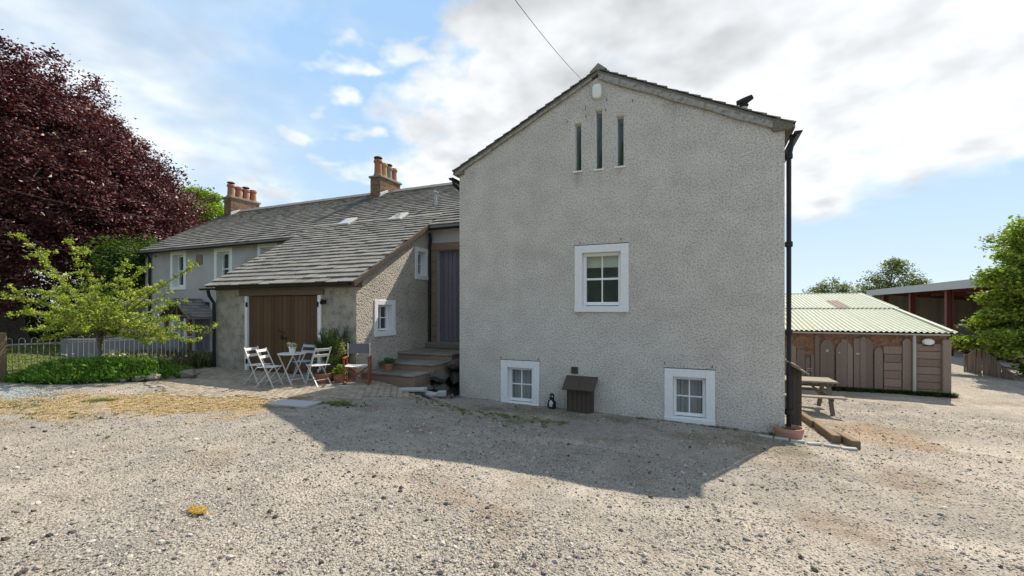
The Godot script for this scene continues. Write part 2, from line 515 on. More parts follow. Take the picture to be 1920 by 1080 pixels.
func build_ground() -> void:
	var us := axis_steps(-12.0, 16.0, 0.09, 2500.0)
	var ws := axis_steps(-8.6, 9.0, 0.09, 2500.0)
	var nu := us.size()
	var nw := ws.size()
	var vv := PackedVector3Array()
	var cc := PackedColorArray()
	vv.resize(nu * nw)
	cc.resize(nu * nw)
	for j in nw:
		var w := ws[j]
		for i in nu:
			var u := us[i]
			var y := ground_y(u, w)
			var near := u > -12.0 and u < 16.0 and w > -8.6 and w < 9.0
			if near:
				y += nz2.get_noise_2d(u * 90.0, w * 90.0) * 0.012 + nz.get_noise_2d(u * 18.0, w * 18.0) * 0.03
				# the well beside the steps
				if u > -0.62 and u < 0.02 and w > -0.55 and w < 1.6: y = -0.15
			vv[j * nu + i] = V(u, y, w)
			cc[j * nu + i] = ground_col(u, w)
	var nn := PackedVector3Array()
	nn.resize(nu * nw)
	for j in nw:
		for i in nu:
			var a := vv[j * nu + mini(i + 1, nu - 1)] - vv[j * nu + maxi(i - 1, 0)]
			var b := vv[mini(j + 1, nw - 1) * nu + i] - vv[maxi(j - 1, 0) * nu + i]
			nn[j * nu + i] = a.cross(b).normalized()
	var ii := PackedInt32Array()
	ii.resize((nu - 1) * (nw - 1) * 6)
	var k := 0
	for j in nw - 1:
		for i in nu - 1:
			var p := j * nu + i
			ii[k] = p; ii[k + 1] = p + nu; ii[k + 2] = p + 1
			ii[k + 3] = p + 1; ii[k + 4] = p + nu; ii[k + 5] = p + nu + 1
			k += 6
	var arr := []
	arr.resize(Mesh.ARRAY_MAX)
	arr[Mesh.ARRAY_VERTEX] = vv
	arr[Mesh.ARRAY_NORMAL] = nn
	arr[Mesh.ARRAY_COLOR] = cc
	arr[Mesh.ARRAY_INDEX] = ii
	var am := ArrayMesh.new()
	am.add_surface_from_arrays(Mesh.PRIMITIVE_TRIANGLES, arr)
	var C := FastNoiseLite.TYPE_CELLULAR
	var gt := noise_tex("gravel_c", C, 0.06, 3, [[0.0, 1.0, 1.0, 0.99], [0.3, 0.96, 0.95, 0.94], [0.5, 0.8, 0.79, 0.77], [0.68, 0.55, 0.53, 0.51], [0.85, 0.3, 0.28, 0.27], [1.0, 0.18, 0.17, 0.16]], 1024, 61, {"gain": 0.6})
	var gh := noise_tex("gravel_h", C, 0.06, 3, [], 1024, 61, {"gain": 0.6})
	var cg := noise_tex("gravel_coarse", FastNoiseLite.TYPE_SIMPLEX_SMOOTH, 0.015, 6, [[0.0, 0.55, 0.52, 0.5], [0.45, 0.9, 0.89, 0.88], [1.0, 1.0, 1.0, 1.0]], 1024, 63, {"gain": 0.6})
	am.surface_set_material(0, mat("gravel_ground", Color.WHITE, 0.97, gt, Vector3.ONE * 0.6, gh, -2.6, cg, 0.31))
	var o := MeshInstance3D.new()
	o.name = "ground"
	o.mesh = am
	o.set_meta("kind", "structure")
	add_child(o)

func stone_mesh(sd: int, m: Material) -> ArrayMesh:
	var r := RandomNumberGenerator.new()
	r.seed = sd
	var t := (1.0 + sqrt(5.0)) / 2.0
	var p := [Vector3(-1, t, 0), Vector3(1, t, 0), Vector3(-1, -t, 0), Vector3(1, -t, 0), Vector3(0, -1, t), Vector3(0, 1, t), Vector3(0, -1, -t), Vector3(0, 1, -t), Vector3(t, 0, -1), Vector3(t, 0, 1), Vector3(-t, 0, -1), Vector3(-t, 0, 1)]
	for i in 12:
		p[i] = p[i].normalized() * r.randf_range(0.72, 1.15) * Vector3(1.0, 0.62, 0.85)
	var mb := MB.new()
	for f in [[0, 11, 5], [0, 5, 1], [0, 1, 7], [0, 7, 10], [0, 10, 11], [1, 5, 9], [5, 11, 4], [11, 10, 2], [10, 7, 6], [7, 1, 8], [3, 9, 4], [3, 4, 2], [3, 2, 6], [3, 6, 8], [3, 8, 9], [4, 9, 5], [2, 4, 11], [6, 2, 10], [8, 6, 7], [9, 8, 1]]:
		mb.trio(p[f[0]], p[f[1]], p[f[2]], p[f[0]] + p[f[1]] + p[f[2]])
	return mesh_of(mb, m)

func build_gravel() -> void:
	var m := mat("pebble", Color.WHITE, 0.9, texs["fine"], Vector3.ONE * 8.0)
	var sets := [[], [], []]
	var cols := [[], [], []]
	rng.seed = 77
	var cu := CAM.x
	var cw := -CAM.z
	for i in 170000:
		var d := 2.6 + pow(rng.randf(), 1.7) * 13.0
		var a := rr(-0.95, 0.93) - YAW
		var u := cu + sin(a) * d
		var w := cw + cos(a) * d
		if w > 0.0 and u > -2.3 and u < 7.1: continue
		if u < -2.0 and w > -3.4: continue
		if u < -6.2 and w > -4.6: continue
		if dry_band(u, w) > 0.35 and rng.randf() < 0.85: continue
		# stones gather where the wheels do not run
		var dens := 0.5 + 0.9 * nz.get_noise_2d(u * 30.0, w * 30.0) + 0.4 * nz2.get_noise_2d(u * 30.0, w * 30.0)
		if rng.randf() > dens + 0.25: continue
		var s := 0.004 + 0.012 * pow(rng.randf(), 3.2)
		if rng.randf() < 0.016: s = rr(0.016, 0.034)
		s *= 0.8 + d * 0.03
		var k := rng.randi() % 3
		var bs := Basis.from_euler(Vector3(rr(-0.4, 0.4), rr(0, TAU), rr(-0.4, 0.4))).scaled(Vector3.ONE * s)
		sets[k].append(Transform3D(bs, G(u, w, s * 0.22 + nz2.get_noise_2d(u * 90.0, w * 90.0) * 0.012 + nz.get_noise_2d(u * 18.0, w * 18.0) * 0.03)))
		var g := rr(0.2, 0.54)
		if rng.randf() < 0.13: g = rr(0.05, 0.13)
		cols[k].append(Color(g * 1.04, g * rr(0.92, 0.99), g * rr(0.80, 0.93)))
	for k in 3:
		var o := multi(self, "gravel", stone_mesh(100 + k, m), sets[k], cols[k])
		tag(o, ["loose grey gravel scattered over the yard", "small pale stones lying loose on the yard", "broken brownish stone chips strewn over the yard"][k], "gravel", "", "stuff")

# ------------------------------------------------------------------ building helpers
# A wall sheet with openings and thickness, upright, from point o along dir (unit), outward normal out.
# top(s) gives the height at distance s; holes are [s0, y0, s1, y1]; tint(s, y) stains the render.
func wall_sheet(o: Vector3, dir: Vector3, out: Vector3, length: float, y0: float, top: Callable, holes: Array, step: float, thick: float, tint = null) -> MB:
	var mb := MB.new()
	var xs := [0.0, length]
	var ys := [y0]
	var ymax := y0
	var s := 0.0
	while s < length:
		xs.append(s)
		ymax = maxf(ymax, top.call(s))
		s += step
	ymax = maxf(ymax, top.call(length))
	s = y0
	while s < ymax:
		ys.append(s)
		s += step
	ys.append(ymax)
	for h in holes:
		xs.append(h[0]); xs.append(h[2]); ys.append(h[1]); ys.append(h[3])
	xs.sort()
	ys.sort()
	var fx := [xs[0]]
	for x in xs:
		if x - fx[-1] > 0.002: fx.append(x)
	var fy := [ys[0]]
	for y in ys:
		if y - fy[-1] > 0.002: fy.append(y)
	var tinted: bool = tint != null
	for i in fx.size() - 1:
		var a: float = fx[i]
		var b: float = fx[i + 1]
		var ta: float = top.call(a)
		var tb: float = top.call(b)
		for j in fy.size() - 1:
			var c: float = fy[j]
			var d: float = fy[j + 1]
			if c >= maxf(ta, tb): break
			var mx := (a + b) * 0.5
			var my := (c + d) * 0.5
			var open := false
			for h in holes:
				if mx > h[0] and mx < h[2] and my > h[1] and my < h[3]:
					open = true
			if open: continue
			var p0 := o + dir * a + Vector3(0, minf(c, ta), 0)
			var p1 := o + dir * b + Vector3(0, minf(c, tb), 0)
			var p2 := o + dir * b + Vector3(0, minf(d, tb), 0)
			var p3 := o + dir * a + Vector3(0, minf(d, ta), 0)
			if tinted:
				var k0: Color = tint.call(a, c)
				var k1: Color = tint.call(b, c)
				var k2: Color = tint.call(b, d)
				var k3: Color = tint.call(a, d)
				var at := mb.c.size()
				mb.quad(p0, p1, p2, p3, out)
				for q in mb.c.size() - at:
					var pv := mb.v[at + q]
					mb.c[at + q] = k0 if pv.is_equal_approx(p0) else (k1 if pv.is_equal_approx(p1) else (k2 if pv.is_equal_approx(p2) else k3))
			else:
				mb.quad(p0, p1, p2, p3, out)
			var t := -out * thick
			mb.quad(p0 + t, p1 + t, p2 + t, p3 + t, -out)
	for h in holes:
		var p := []
		for q in [[h[0], h[1]], [h[2], h[1]], [h[2], h[3]], [h[0], h[3]]]:
			p.append(o + dir * q[0] + Vector3(0, q[1], 0))
		var mid: Vector3 = (p[0] + p[2]) * 0.5
		for q in 4:
			var e: Vector3 = p[q]
			var g: Vector3 = p[(q + 1) % 4]
			mb.quad(e, g, g - out * thick, e - out * thick, mid - (e + g) * 0.5)
	var e0 := o + Vector3(0, y0, 0)
	var e1 := o + dir * length + Vector3(0, y0, 0)
	mb.quad(e0, o + Vector3(0, top.call(0.0), 0), o + Vector3(0, top.call(0.0), 0) - out * thick, e0 - out * thick, -dir)
	mb.quad(e1, o + dir * length + Vector3(0, top.call(length), 0), o + dir * length + Vector3(0, top.call(length), 0) - out * thick, e1 - out * thick, dir)
	return mb

# A window set in a wall. f: origin at the outer lower left corner, x along the wall, y up, z outward.
# o: {w, h, sur (surround width), cols, rows, sash (meeting rail), depth, inside}
func window(parent: Node3D, f: Transform3D, o: Dictionary) -> Node3D:
	var n := Node3D.new()
	n.name = "window"
	parent.add_child(n, true)
	n.transform = parent.global_transform.affine_inverse() * f
	var W: float = o.w
	var H: float = o.h
	var s: float = o.get("sur", 0.14)
	var sb: float = o.get("sill", s)
	var dp: float = o.get("depth", 0.13)
	var fr: float = o.get("frame", 0.055)
	var back := -dp - 0.06
	var m := MB.new()
	if s > 0.0:
		m.span(Vector3(0, sb, back), Vector3(s, H, 0.025), 0.006)
		m.span(Vector3(W - s, sb, back), Vector3(W, H, 0.025), 0.006)
		m.span(Vector3(s, H - s, back), Vector3(W - s, H, 0.0235), 0.006)
		lpart(n, "surround", m, mats["white_paint"])
		m = MB.new()
		m.span(Vector3(-0.006, 0, back), Vector3(W + 0.006, sb, 0.04), 0.008)
		lpart(n, "sill", m, mats["white_paint"])
	else:
		m.span(Vector3(0.0, H - 0.02, back), Vector3(W, H, -0.02))
		lpart(n, "lintel_soffit", m, mats["reveal_cream"])
		m = MB.new()
		m.span(Vector3(0, 0, back), Vector3(0.01, H - 0.02, -0.02))
		m.span(Vector3(W - 0.01, 0, back), Vector3(W, H - 0.02, -0.02))
		lpart(n, "jamb_lining", m, mats["white_paint"])
		m = MB.new()
		m.span(Vector3(-0.03, -0.035, back), Vector3(W + 0.03, 0.0, 0.035), 0.006)
		lpart(n, "sill", m, mats["white_paint"])
		sb = 0.0
	var x0 := s + 0.002
	var x1 := W - s - 0.002
	if s == 0.0:
		x0 = 0.011
		x1 = W - 0.011
	var ya := sb + 0.004
	var yb := H - maxf(s, 0.022) - 0.002
	var z := -dp
	# box frame and sash
	m = MB.new()
	m.span(Vector3(x0, ya, z - 0.05), Vector3(x0 + fr, yb, z + 0.02), 0.004)
	m.span(Vector3(x1 - fr, ya, z - 0.05), Vector3(x1, yb, z + 0.02), 0.004)
	m.span(Vector3(x0 + fr, yb - fr, z - 0.05), Vector3(x1 - fr, yb, z + 0.018), 0.004)
	m.span(Vector3(x0 + fr, ya + 0.012, z - 0.05), Vector3(x1 - fr, ya + fr * 1.25, z + 0.018), 0.004)
	lpart(n, "frame", m, mats["sash_white"])
	var cols: int = o.get("cols", 2)
	var rows: int = o.get("rows", 2)
	var gx0 := x0 + fr
	var gx1 := x1 - fr
	var gy0 := ya + fr * 1.25
	var gy1 := yb - fr
	var bw: float = o.get("bar", 0.026)
	for i in range(1, cols):
		m = MB.new()
		var x := lerpf(gx0, gx1, float(i) / cols)
		m.span(Vector3(x - bw * 0.5, gy0, z - 0.03), Vector3(x + bw * 0.5, gy1, z + 0.008), 0.004)
		lpart(n, "glazing_bar", m, mats["sash_white"])
	for j in range(1, rows):
		m = MB.new()
		var y := lerpf(gy0, gy1, float(j) / rows)
		var hw: float = bw * 0.5
		var zf := z + 0.01
		if o.get("sash", false) and j == rows / 2:
			hw = 0.022
			zf = z + 0.016
		m.span(Vector3(gx0, y - hw, z - 0.032), Vector3(gx1, y + hw, zf), 0.004)
		lpart(n, "glazing_bar", m, mats["sash_white"])
	for i in cols:
		for j in rows:
			m = MB.new()
			var px := lerpf(gx0, gx1, float(i) / cols) + 0.002
			var qx := lerpf(gx0, gx1, float(i + 1) / cols) - 0.002
			var py := lerpf(gy0, gy1, float(j) / rows) + 0.002
			var qy := lerpf(gy0, gy1, float(j + 1) / rows) - 0.002
			# old glass is never quite flat
			var tl := rr(-0.004, 0.004)
			m.quad(Vector3(px, py, z - 0.012 + tl), Vector3(qx, py, z - 0.012 - tl), Vector3(qx, qy, z - 0.012 - tl * 0.5), Vector3(px, qy, z - 0.012 + tl * 0.5), Vector3.BACK)
			lpart(n, "pane", m, mats["glass"])
	var inside: String = o.get("inside", "")
	if inside == "blind":
		m = MB.new()
		m.span(Vector3(x0 + 0.02, lerpf(gy0, gy1, 0.76), z - 0.13), Vector3(x1 - 0.02, gy1 + 0.05, z - 0.115))
		lpart(n, "blind", m, mats["blind"])
	elif inside == "curtain":
		m = MB.new()
		var k := 26
		for i in k:
			var a := lerpf(x0 - 0.05, x1 + 0.05, float(i) / k)
			var b := lerpf(x0 - 0.05, x1 + 0.05, float(i + 1) / k)
			m.quad(Vector3(a, ya - 0.1, z - 0.2 + 0.018 * sin(i * 1.9)), Vector3(b, ya - 0.1, z - 0.2 + 0.018 * sin((i + 1) * 1.9)), Vector3(b, yb + 0.1, z - 0.2 + 0.018 * sin((i + 1) * 1.9)), Vector3(a, yb + 0.1, z - 0.2 + 0.018 * sin(i * 1.9)), Vector3.BACK)
		lpart(n, "curtain", m, mats["curtain"])
	return n

# Courses of slates over a slope, all joined: o is the lower left corner, x runs along the eaves, up climbs the slope.
func slate_courses(mb: MB, o: Vector3, x: Vector3, up: Vector3, width: float, length: float, e0: float, e1: float, th: float, own = null, lo := 0.0, hi := 0.0) -> void:
	var all := mb
	var nrm := x.cross(up).normalized()
	if nrm.y < 0.0: nrm = -nrm
	var y := 0.0
	while y < length:
		var e := lerpf(e0, e1, y / length)
		var px := -rr(0.0, 0.25)
		while px < width:
			var sw := rr(0.20, 0.40) * (0.7 + e)
			var a := clampf(px, 0.0, width)
			var b := clampf(px + sw - 0.006, 0.0, width)
			px += sw
			if b - a < 0.03: continue
			var j := rr(-0.012, 0.012)
			var lift := th + rr(0.0, 0.008)
			var yt: float = minf(y + e * 1.25, length + 0.02)
			if own != null and a > lo and b < hi:
				mb = MB.new()
				own.append(mb)
			else:
				mb = all
			var k := rr(0.55, 1.3)
			var wm := rr(-0.05, 0.06)
			mb.col = Color(k * (1.0 + wm), k, k * (1.0 - wm))
			var p0 := o + x * a + up * (y + j) + nrm * lift
			var p1 := o + x * b + up * (y + j + rr(-0.006, 0.006)) + nrm * (lift + rr(-0.003, 0.003))
			var p2 := o + x * b + up * yt + nrm * 0.004
			var p3 := o + x * a + up * yt + nrm * 0.004
			var d := nrm * th
			mb.quad(p0, p1, p2, p3, nrm)
			mb.quad(p0, p1, p1 - d, p0 - d, -up)
			mb.tri(p0, p3, p0 - d)
			mb.tri(p1, p1 - d, p2)
		y += e
	all.col = Color.WHITE

func pipe_run(pts: Array, r: float, sides := 10) -> MB:
	var mb := MB.new()
	var rad := []
	for p in pts: rad.append(r)
	mb.tube(pts, rad, sides)
	return mb

# half round gutter from a to b
func gutter_run(a: Vector3, b: Vector3, r: float) -> MB:
	var mb := MB.new()
	var d := (b - a).normalized()
	var x := Vector3.UP.cross(d).normalized()
	for k in 8:
		var t0 := PI + PI * k / 8.0
		var t1 := PI + PI * (k + 1) / 8.0
		var q0 := x * cos(t0) * r + Vector3.UP * sin(t0) * r
		var q1 := x * cos(t1) * r + Vector3.UP * sin(t1) * r
		mb.quad(a + q0, b + q0, b + q1, a + q1, (q0 + q1))
		mb.quad(a + q0 * 0.88, b + q0 * 0.88, b + q1 * 0.88, a + q1 * 0.88, -(q0 + q1))
		mb.trio(a, a + q0, a + q1, -d)
		mb.trio(b, b + q0, b + q1, d)
	return mb

# ------------------------------------------------------------------ the gable-ended building
const GW := 6.98
const EAVE := 5.56
const RISE := 1.70

func gable_top(s: float) -> float:
	return EAVE + RISE * (1.0 - absf(s - GW * 0.5) / (GW * 0.5))

func gable_tint(s: float, y: float) -> Color:
	var k := 0.95 + nz.get_noise_2d(s * 14.0, y * 14.0) * 0.05 + nz2.get_noise_2d(s * 70.0, y * 70.0) * 0.10
	var c := Color(k, k * 0.995, k * 0.985)
	# run-off streaks below the slit sills, the right verge and the big window
	for st in [[3.0, 5.22, 0.10, 0.55, 0.5], [3.1, 5.22, 0.03, 0.4, 0.6], [3.48, 5.2, 0.09, 0.45, 0.5], [3.95, 5.2, 0.06, 0.22, 0.6], [5.05, 6.42, 0.05, 1.1, 0.7], [4.95, 6.45, 0.22, 0.35, 0.4], [5.6, 6.15, 0.06, 0.3, 0.6], [6.2, 5.86, 0.08, 0.3, 0.5], [3.05, 2.1, 0.12, 0.16, 0.7], [4.02, 2.1, 0.08, 0.16, 0.7], [0.3, 5.55, 0.2, 0.7, 0.45], [0.12, 5.3, 0.1, 0.5, 0.4], [4.2, 3.1, 0.06, 0.9, 0.5]]:
		var dx: float = absf(s - st[0] + nz2.get_noise_2d(y * 120.0, st[0] * 50.0) * 0.05) / st[2]
		var dy: float = (st[1] - y) / st[3]
		if dx < 1.0 and dy > -0.02 and dy < 1.0:
			var a: float = (1.0 - dx) * (1.0 - dy) * st[4] * (0.65 + 0.9 * nz2.get_noise_2d(s * 200.0, y * 60.0))
			c = c.lerp(Color(0.42, 0.36, 0.28), clampf(a, 0.0, 0.8))
	# scabs and darker algae spots in the pebbles
	var b := ss(0.18, 0.55, nz2.get_noise_2d(s * 48.0 + 50.0, y * 48.0))
	c = c.lerp(Color(0.66, 0.65, 0.62), b * 0.16)
	return c

func build_gable_house() -> void:
	rng.seed = 5
	var t := thing("gable_house", "tall grey roughcast gable building with slate roof, slit windows and white window surrounds", "house", V(GW * 0.5, -0.2, 5.0))
	# [left, bottom, width, height]
	var up := [2.952, 2.116, 1.175, 1.470]
	var lo_l := [1.14, -0.145, 0.974, 1.115]
	var lo_r := [4.849, -0.145, 0.946, 1.115]
	var slits := [[2.94, 5.25, 0.165, 1.07], [3.405, 5.235, 0.165, 1.30], [3.865, 5.24, 0.165, 1.09]]
	var holes := []
	for h in [up, lo_l, lo_r] + slits:
		holes.append([h[0], h[1], h[0] + h[2], h[1] + h[3]])
	var front := wall_sheet(V(0, 0, 0), Vector3.RIGHT, Vector3.BACK, GW, -0.6, gable_top, holes, 0.07, 0.45, gable_tint)
	part(t, "gable_wall", front, mats["roughcast"])
	var m := MB.new()
	m.span(V(0.0, -0.6, 0.452), V(0.45, EAVE, 11.5))
	part(t, "side_wall", m, mats["roughcast"])
	m = MB.new()
	m.span(V(GW - 0.45, -0.6, 0.452), V(GW, EAVE, 11.5))
	part(t, "side_wall", m, mats["roughcast"])
	m = wall_sheet(V(0, 0, 11.95), Vector3.RIGHT, Vector3.FORWARD, GW, -0.6, gable_top, [], 1.0, 0.44)
	part(t, "rear_wall", m, mats["roughcast"])
	m = MB.new()
	m.span(V(0.45, -0.55, 0.46), V(GW - 0.45, -0.4, 11.5))
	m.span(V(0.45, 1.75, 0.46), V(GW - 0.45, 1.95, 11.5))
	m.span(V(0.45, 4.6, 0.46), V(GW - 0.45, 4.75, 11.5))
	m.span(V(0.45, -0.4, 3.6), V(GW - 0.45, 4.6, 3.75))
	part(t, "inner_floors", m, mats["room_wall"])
	# windows
	var put := func(h, o): return window(t, Transform3D(Basis.IDENTITY, V(h[0], h[1], 0)), o.merged({"w": h[2], "h": h[3]}))
	put.call(up, {"sur": 0.165, "sill": 0.13, "depth": 0.12, "inside": "blind", "sash": true, "frame": 0.07}).set_meta("label", "large four-pane sash window high on the gable wall")
	put.call(lo_l, {"sur": 0.17, "sill": 0.13, "depth": 0.12, "inside": "curtain", "frame": 0.06}).set_meta("label", "four-pane window near the ground at the gable's left")
	put.call(lo_r, {"sur": 0.165, "sill": 0.13, "depth": 0.12, "inside": "curtain", "frame": 0.06}).set_meta("label", "four-pane window near the ground at the gable's right")
	for h in slits:
		put.call(h, {"sur": 0.0, "cols": 1, "rows": 1, "depth": 0.10, "frame": 0.007}).set_meta("label", "tall narrow slit window under the gable's peak")
	# roof
	var half := GW * 0.5
	var pitch := atan2(RISE, half)
	var roof := Node3D.new()
	roof.name = "roof"
	t.add_child(roof)
	roof.global_position = V(half, EAVE, 5.0)
	for sd in [-1.0, 1.0]:
		var e := V(half + sd * (half + 0.16), EAVE - 0.16 * tan(pitch), -0.05)
		var r := V(half, EAVE + RISE, -0.05)
		var lift := Vector3(0, 0.05, 0)
		var back := Vector3(0, 0, -12.1)
		m = MB.new()
		m.loft([e + lift, r + lift, r + lift + Vector3(0, 0.06, 0), e + lift + Vector3(0, 0.06, 0)], [e + lift + back, r + lift + back, r + lift + back + Vector3(0, 0.06, 0), e + lift + back + Vector3(0, 0.06, 0)])
		part(roof, "roof_slope", m, mats["slate"])
		m = MB.new()
		var x := Vector3(0, 0, -1)
		var upv := (r - e).normalized()
		slate_courses(m, e + Vector3(0, 0.115, 0.05), x, upv, 1.6, (r - e).length() - 0.04, 0.27, 0.2, 0.03)
		slate_courses(m, e + Vector3(0, 0.115, 0.05) + x * 1.6, x, upv, 10.5, (r - e).length() - 0.04, 0.5, 0.5, 0.03)
		part(roof, "slates", m, mats["slate"], "stuff")
		# mortar and stone band under the verge
		m = MB.new()
		var bt := 0.13 if sd > 0.0 else 0.045
		for k in 9:
			var a := e.lerp(r, (0.06 if sd > 0 else 0.02) + 0.94 * k / 9.0)
			var b := e.lerp(r, (0.06 if sd > 0 else 0.02) + 0.94 * (k + 1) / 9.0)
			var j0 := Vector3(0, -bt + 0.015 * sin(k * 2.3), 0)
			var j1 := Vector3(0, -bt + 0.015 * sin((k + 1) * 2.3), 0)
			m.loft([a + Vector3(0, 0.045, 0.02), b + Vector3(0, 0.045, 0.02), b + j1 + Vector3(0, 0.045, 0.012), a + j0 + Vector3(0, 0.045, 0.012)], [a + Vector3(0, 0.045, -0.1), b + Vector3(0, 0.045, -0.1), b + j1 + Vector3(0, 0.045, -0.1), a + j0 + Vector3(0, 0.045, -0.1)])
		part(roof, "verge_band", m, mats["verge_mortar"])
		# kneeler stone at the foot of the verge
		m = MB.new()
		var ku: float = half + sd * (half + 0.0)
		if sd > 0:
			m.loft([V(ku - 0.2, EAVE - 0.04, -0.07), V(ku + 0.1, EAVE - 0.04, -0.07), V(ku + 0.14, EAVE + 0.1, -0.07), V(ku - 0.2, EAVE + 0.2, -0.07)], [V(ku - 0.2, EAVE - 0.04, 0.3), V(ku + 0.1, EAVE - 0.04, 0.3), V(ku + 0.14, EAVE + 0.1, 0.3), V(ku - 0.2, EAVE + 0.2, 0.3)])
		else:
			m.loft([V(ku - 0.1, EAVE - 0.06, -0.06), V(ku + 0.13, EAVE - 0.04, -0.06), V(ku + 0.13, EAVE + 0.12, -0.06), V(ku - 0.13, EAVE + 0.02, -0.06)], [V(ku - 0.1, EAVE - 0.06, 0.3), V(ku + 0.13, EAVE - 0.04, 0.3), V(ku + 0.13, EAVE + 0.12, 0.3), V(ku - 0.13, EAVE + 0.02, 0.3)])
		part(roof, "kneeler_stone", m, mats["stone_1"])
		m = gutter_run(e + Vector3(sd * 0.05, -0.02, 0.03), e + Vector3(sd * 0.05, -0.02, -11.8), 0.065)
		part(roof, "gutter", m, mats["black_iron"])
	# ridge tiles
	for k in 16:
		m = MB.new()
		var w0 := -0.07 + k * 0.76
		var rt := EAVE + RISE + 0.13
		m.loft([V(half - 0.19, rt - 0.03, w0), V(half, rt + 0.13, w0), V(half + 0.19, rt - 0.03, w0)], [V(half - 0.19, rt - 0.03, w0 + 0.74), V(half, rt + 0.13, w0 + 0.74), V(half + 0.19, rt - 0.03, w0 + 0.74)])
		part(roof, "ridge_tile", m, mats["ridge_stone"])
	# flue with a cowl, standing out of the right slope
	m = MB.new()
	var fp := V(6.42, 6.0, 1.6)
	m.tube([fp, fp + Vector3(0, 0.72, 0)], [0.075, 0.075], 14)
	var fl := part(t, "flue", m, mats["galvanised"])
	m = MB.new()
	m.lathe(fp + Vector3(0, 0.74, 0), [[0.09, 0.0], [0.1, 0.03], [0.06, 0.06], [0.055, 0.1]], 14)
	m.tube([fp + Vector3(-0.15, 0.84, 0), fp + Vector3(0.02, 0.86, 0), fp + Vector3(0.17, 0.93, 0)], [0.05, 0.085, 0.055], 12)
	part(fl, "cowl", m, mats["black_iron"])
	# right downpipe with its swan neck
	var px := GW + 0.075
	m = pipe_run([V(px + 0.06, EAVE - 0.1, 0.12), V(px + 0.05, EAVE - 0.3, 0.10), V(px, EAVE - 0.55, 0.06), V(px, EAVE - 0.9, 0.06), V(px, 2.5, 0.06), V(px, -0.15, 0.06)], 0.042)
	var dpn := part(t, "downpipe", m, mats["black_iron"])
	for y in [5.0, 3.35, 1.7, 0.2]:
		m = MB.new()
		m.lathe(V(px, y, 0.06), [[0.06, 0.0], [0.066, 0.02], [0.066, 0.08], [0.06, 0.1]], 12)
		part(dpn, "pipe_collar", m, mats["black_iron"])
	m = pipe_run([V(-0.18, EAVE - 0.12, 0.0), V(-0.17, EAVE - 0.25, 0.02), V(-0.05, EAVE - 0.42, 0.3), V(-0.05, EAVE - 0.9, 0.3), V(-0.05, 1.3, 0.3)], 0.045)
	part(t, "downpipe", m, mats["black_iron"])
	# box, vent, hooks
	m = MB.new()
	m.lathe(Vector3.ZERO, [[0.0, 0.0], [0.5, 0.0], [0.52, 0.1], [0.46, 0.2], [0.0, 0.24]], 24)
	var am := MB.new()
	for i0 in m.v.size():
		var i := i0 - i0 % 3 + 2 - i0 % 3
		var q := m.v[i]
		# a rounded upright box
		var rx: float = sign(q.x) * pow(absf(q.x) / 0.52, 0.55) * 0.1
		var ry: float = sign(q.z) * pow(absf(q.z) / 0.52, 0.55) * 0.155
		am.v.append(Vector3(3.455 + rx, 6.93 + ry, 0.0 + q.y * 0.34))
		am.n.append(Vector3(m.n[i].x, m.n[i].z, maxf(m.n[i].y, 0.0) + 0.2).normalized())
		am.c.append(Color.WHITE)
	part(t, "alarm_box", am, mats["lamp_white"])
	m = MB.new()
	m.box(V(2.95, 0.82, -0.012), Vector3(0.15, 0.15, 0.03), Basis.IDENTITY, 0.004)
	for k in 4:
		m.box(V(2.95, 0.77 + k * 0.033, -0.03), Vector3(0.12, 0.008, 0.012))
	part(t, "air_vent", m, mats["weathered_dark"])
	for h in [[2.78, 6.36], [3.2, 6.6], [3.21, 6.42], [3.66, 6.7], [3.645, 6.48], [4.21, 6.57], [3.08, 3.63], [3.97, 3.66], [1.145, 1.02], [2.1, 1.02], [4.855, 1.05], [5.75, 1.03]]:
		m = MB.new()
		m.tube([V(h[0], h[1], 0.01), V(h[0], h[1], -0.025), V(h[0], h[1] + 0.05, -0.03)], [0.007, 0.007, 0.005], 6)
		part(t, "iron_hook", m, mats["black_iron"])
	# a line of thin stone drips above the windows
	for h in [up, lo_l, lo_r]:
		m = MB.new()
		m.span(V(h[0] - 0.01, h[1] + h[3] + 0.002, -0.02), V(h[0] + h[2] + 0.01, h[1] + h[3] + 0.014, 0.02))
		part(t, "drip_slate", m, mats["weathered_dark"])

# ------------------------------------------------------------------ garage built against the farmhouse
const GF := -1.18   # its front
const GS := -2.22   # its right side
const GL := -7.50   # its left side
const HF := 1.97    # the farmhouse's front

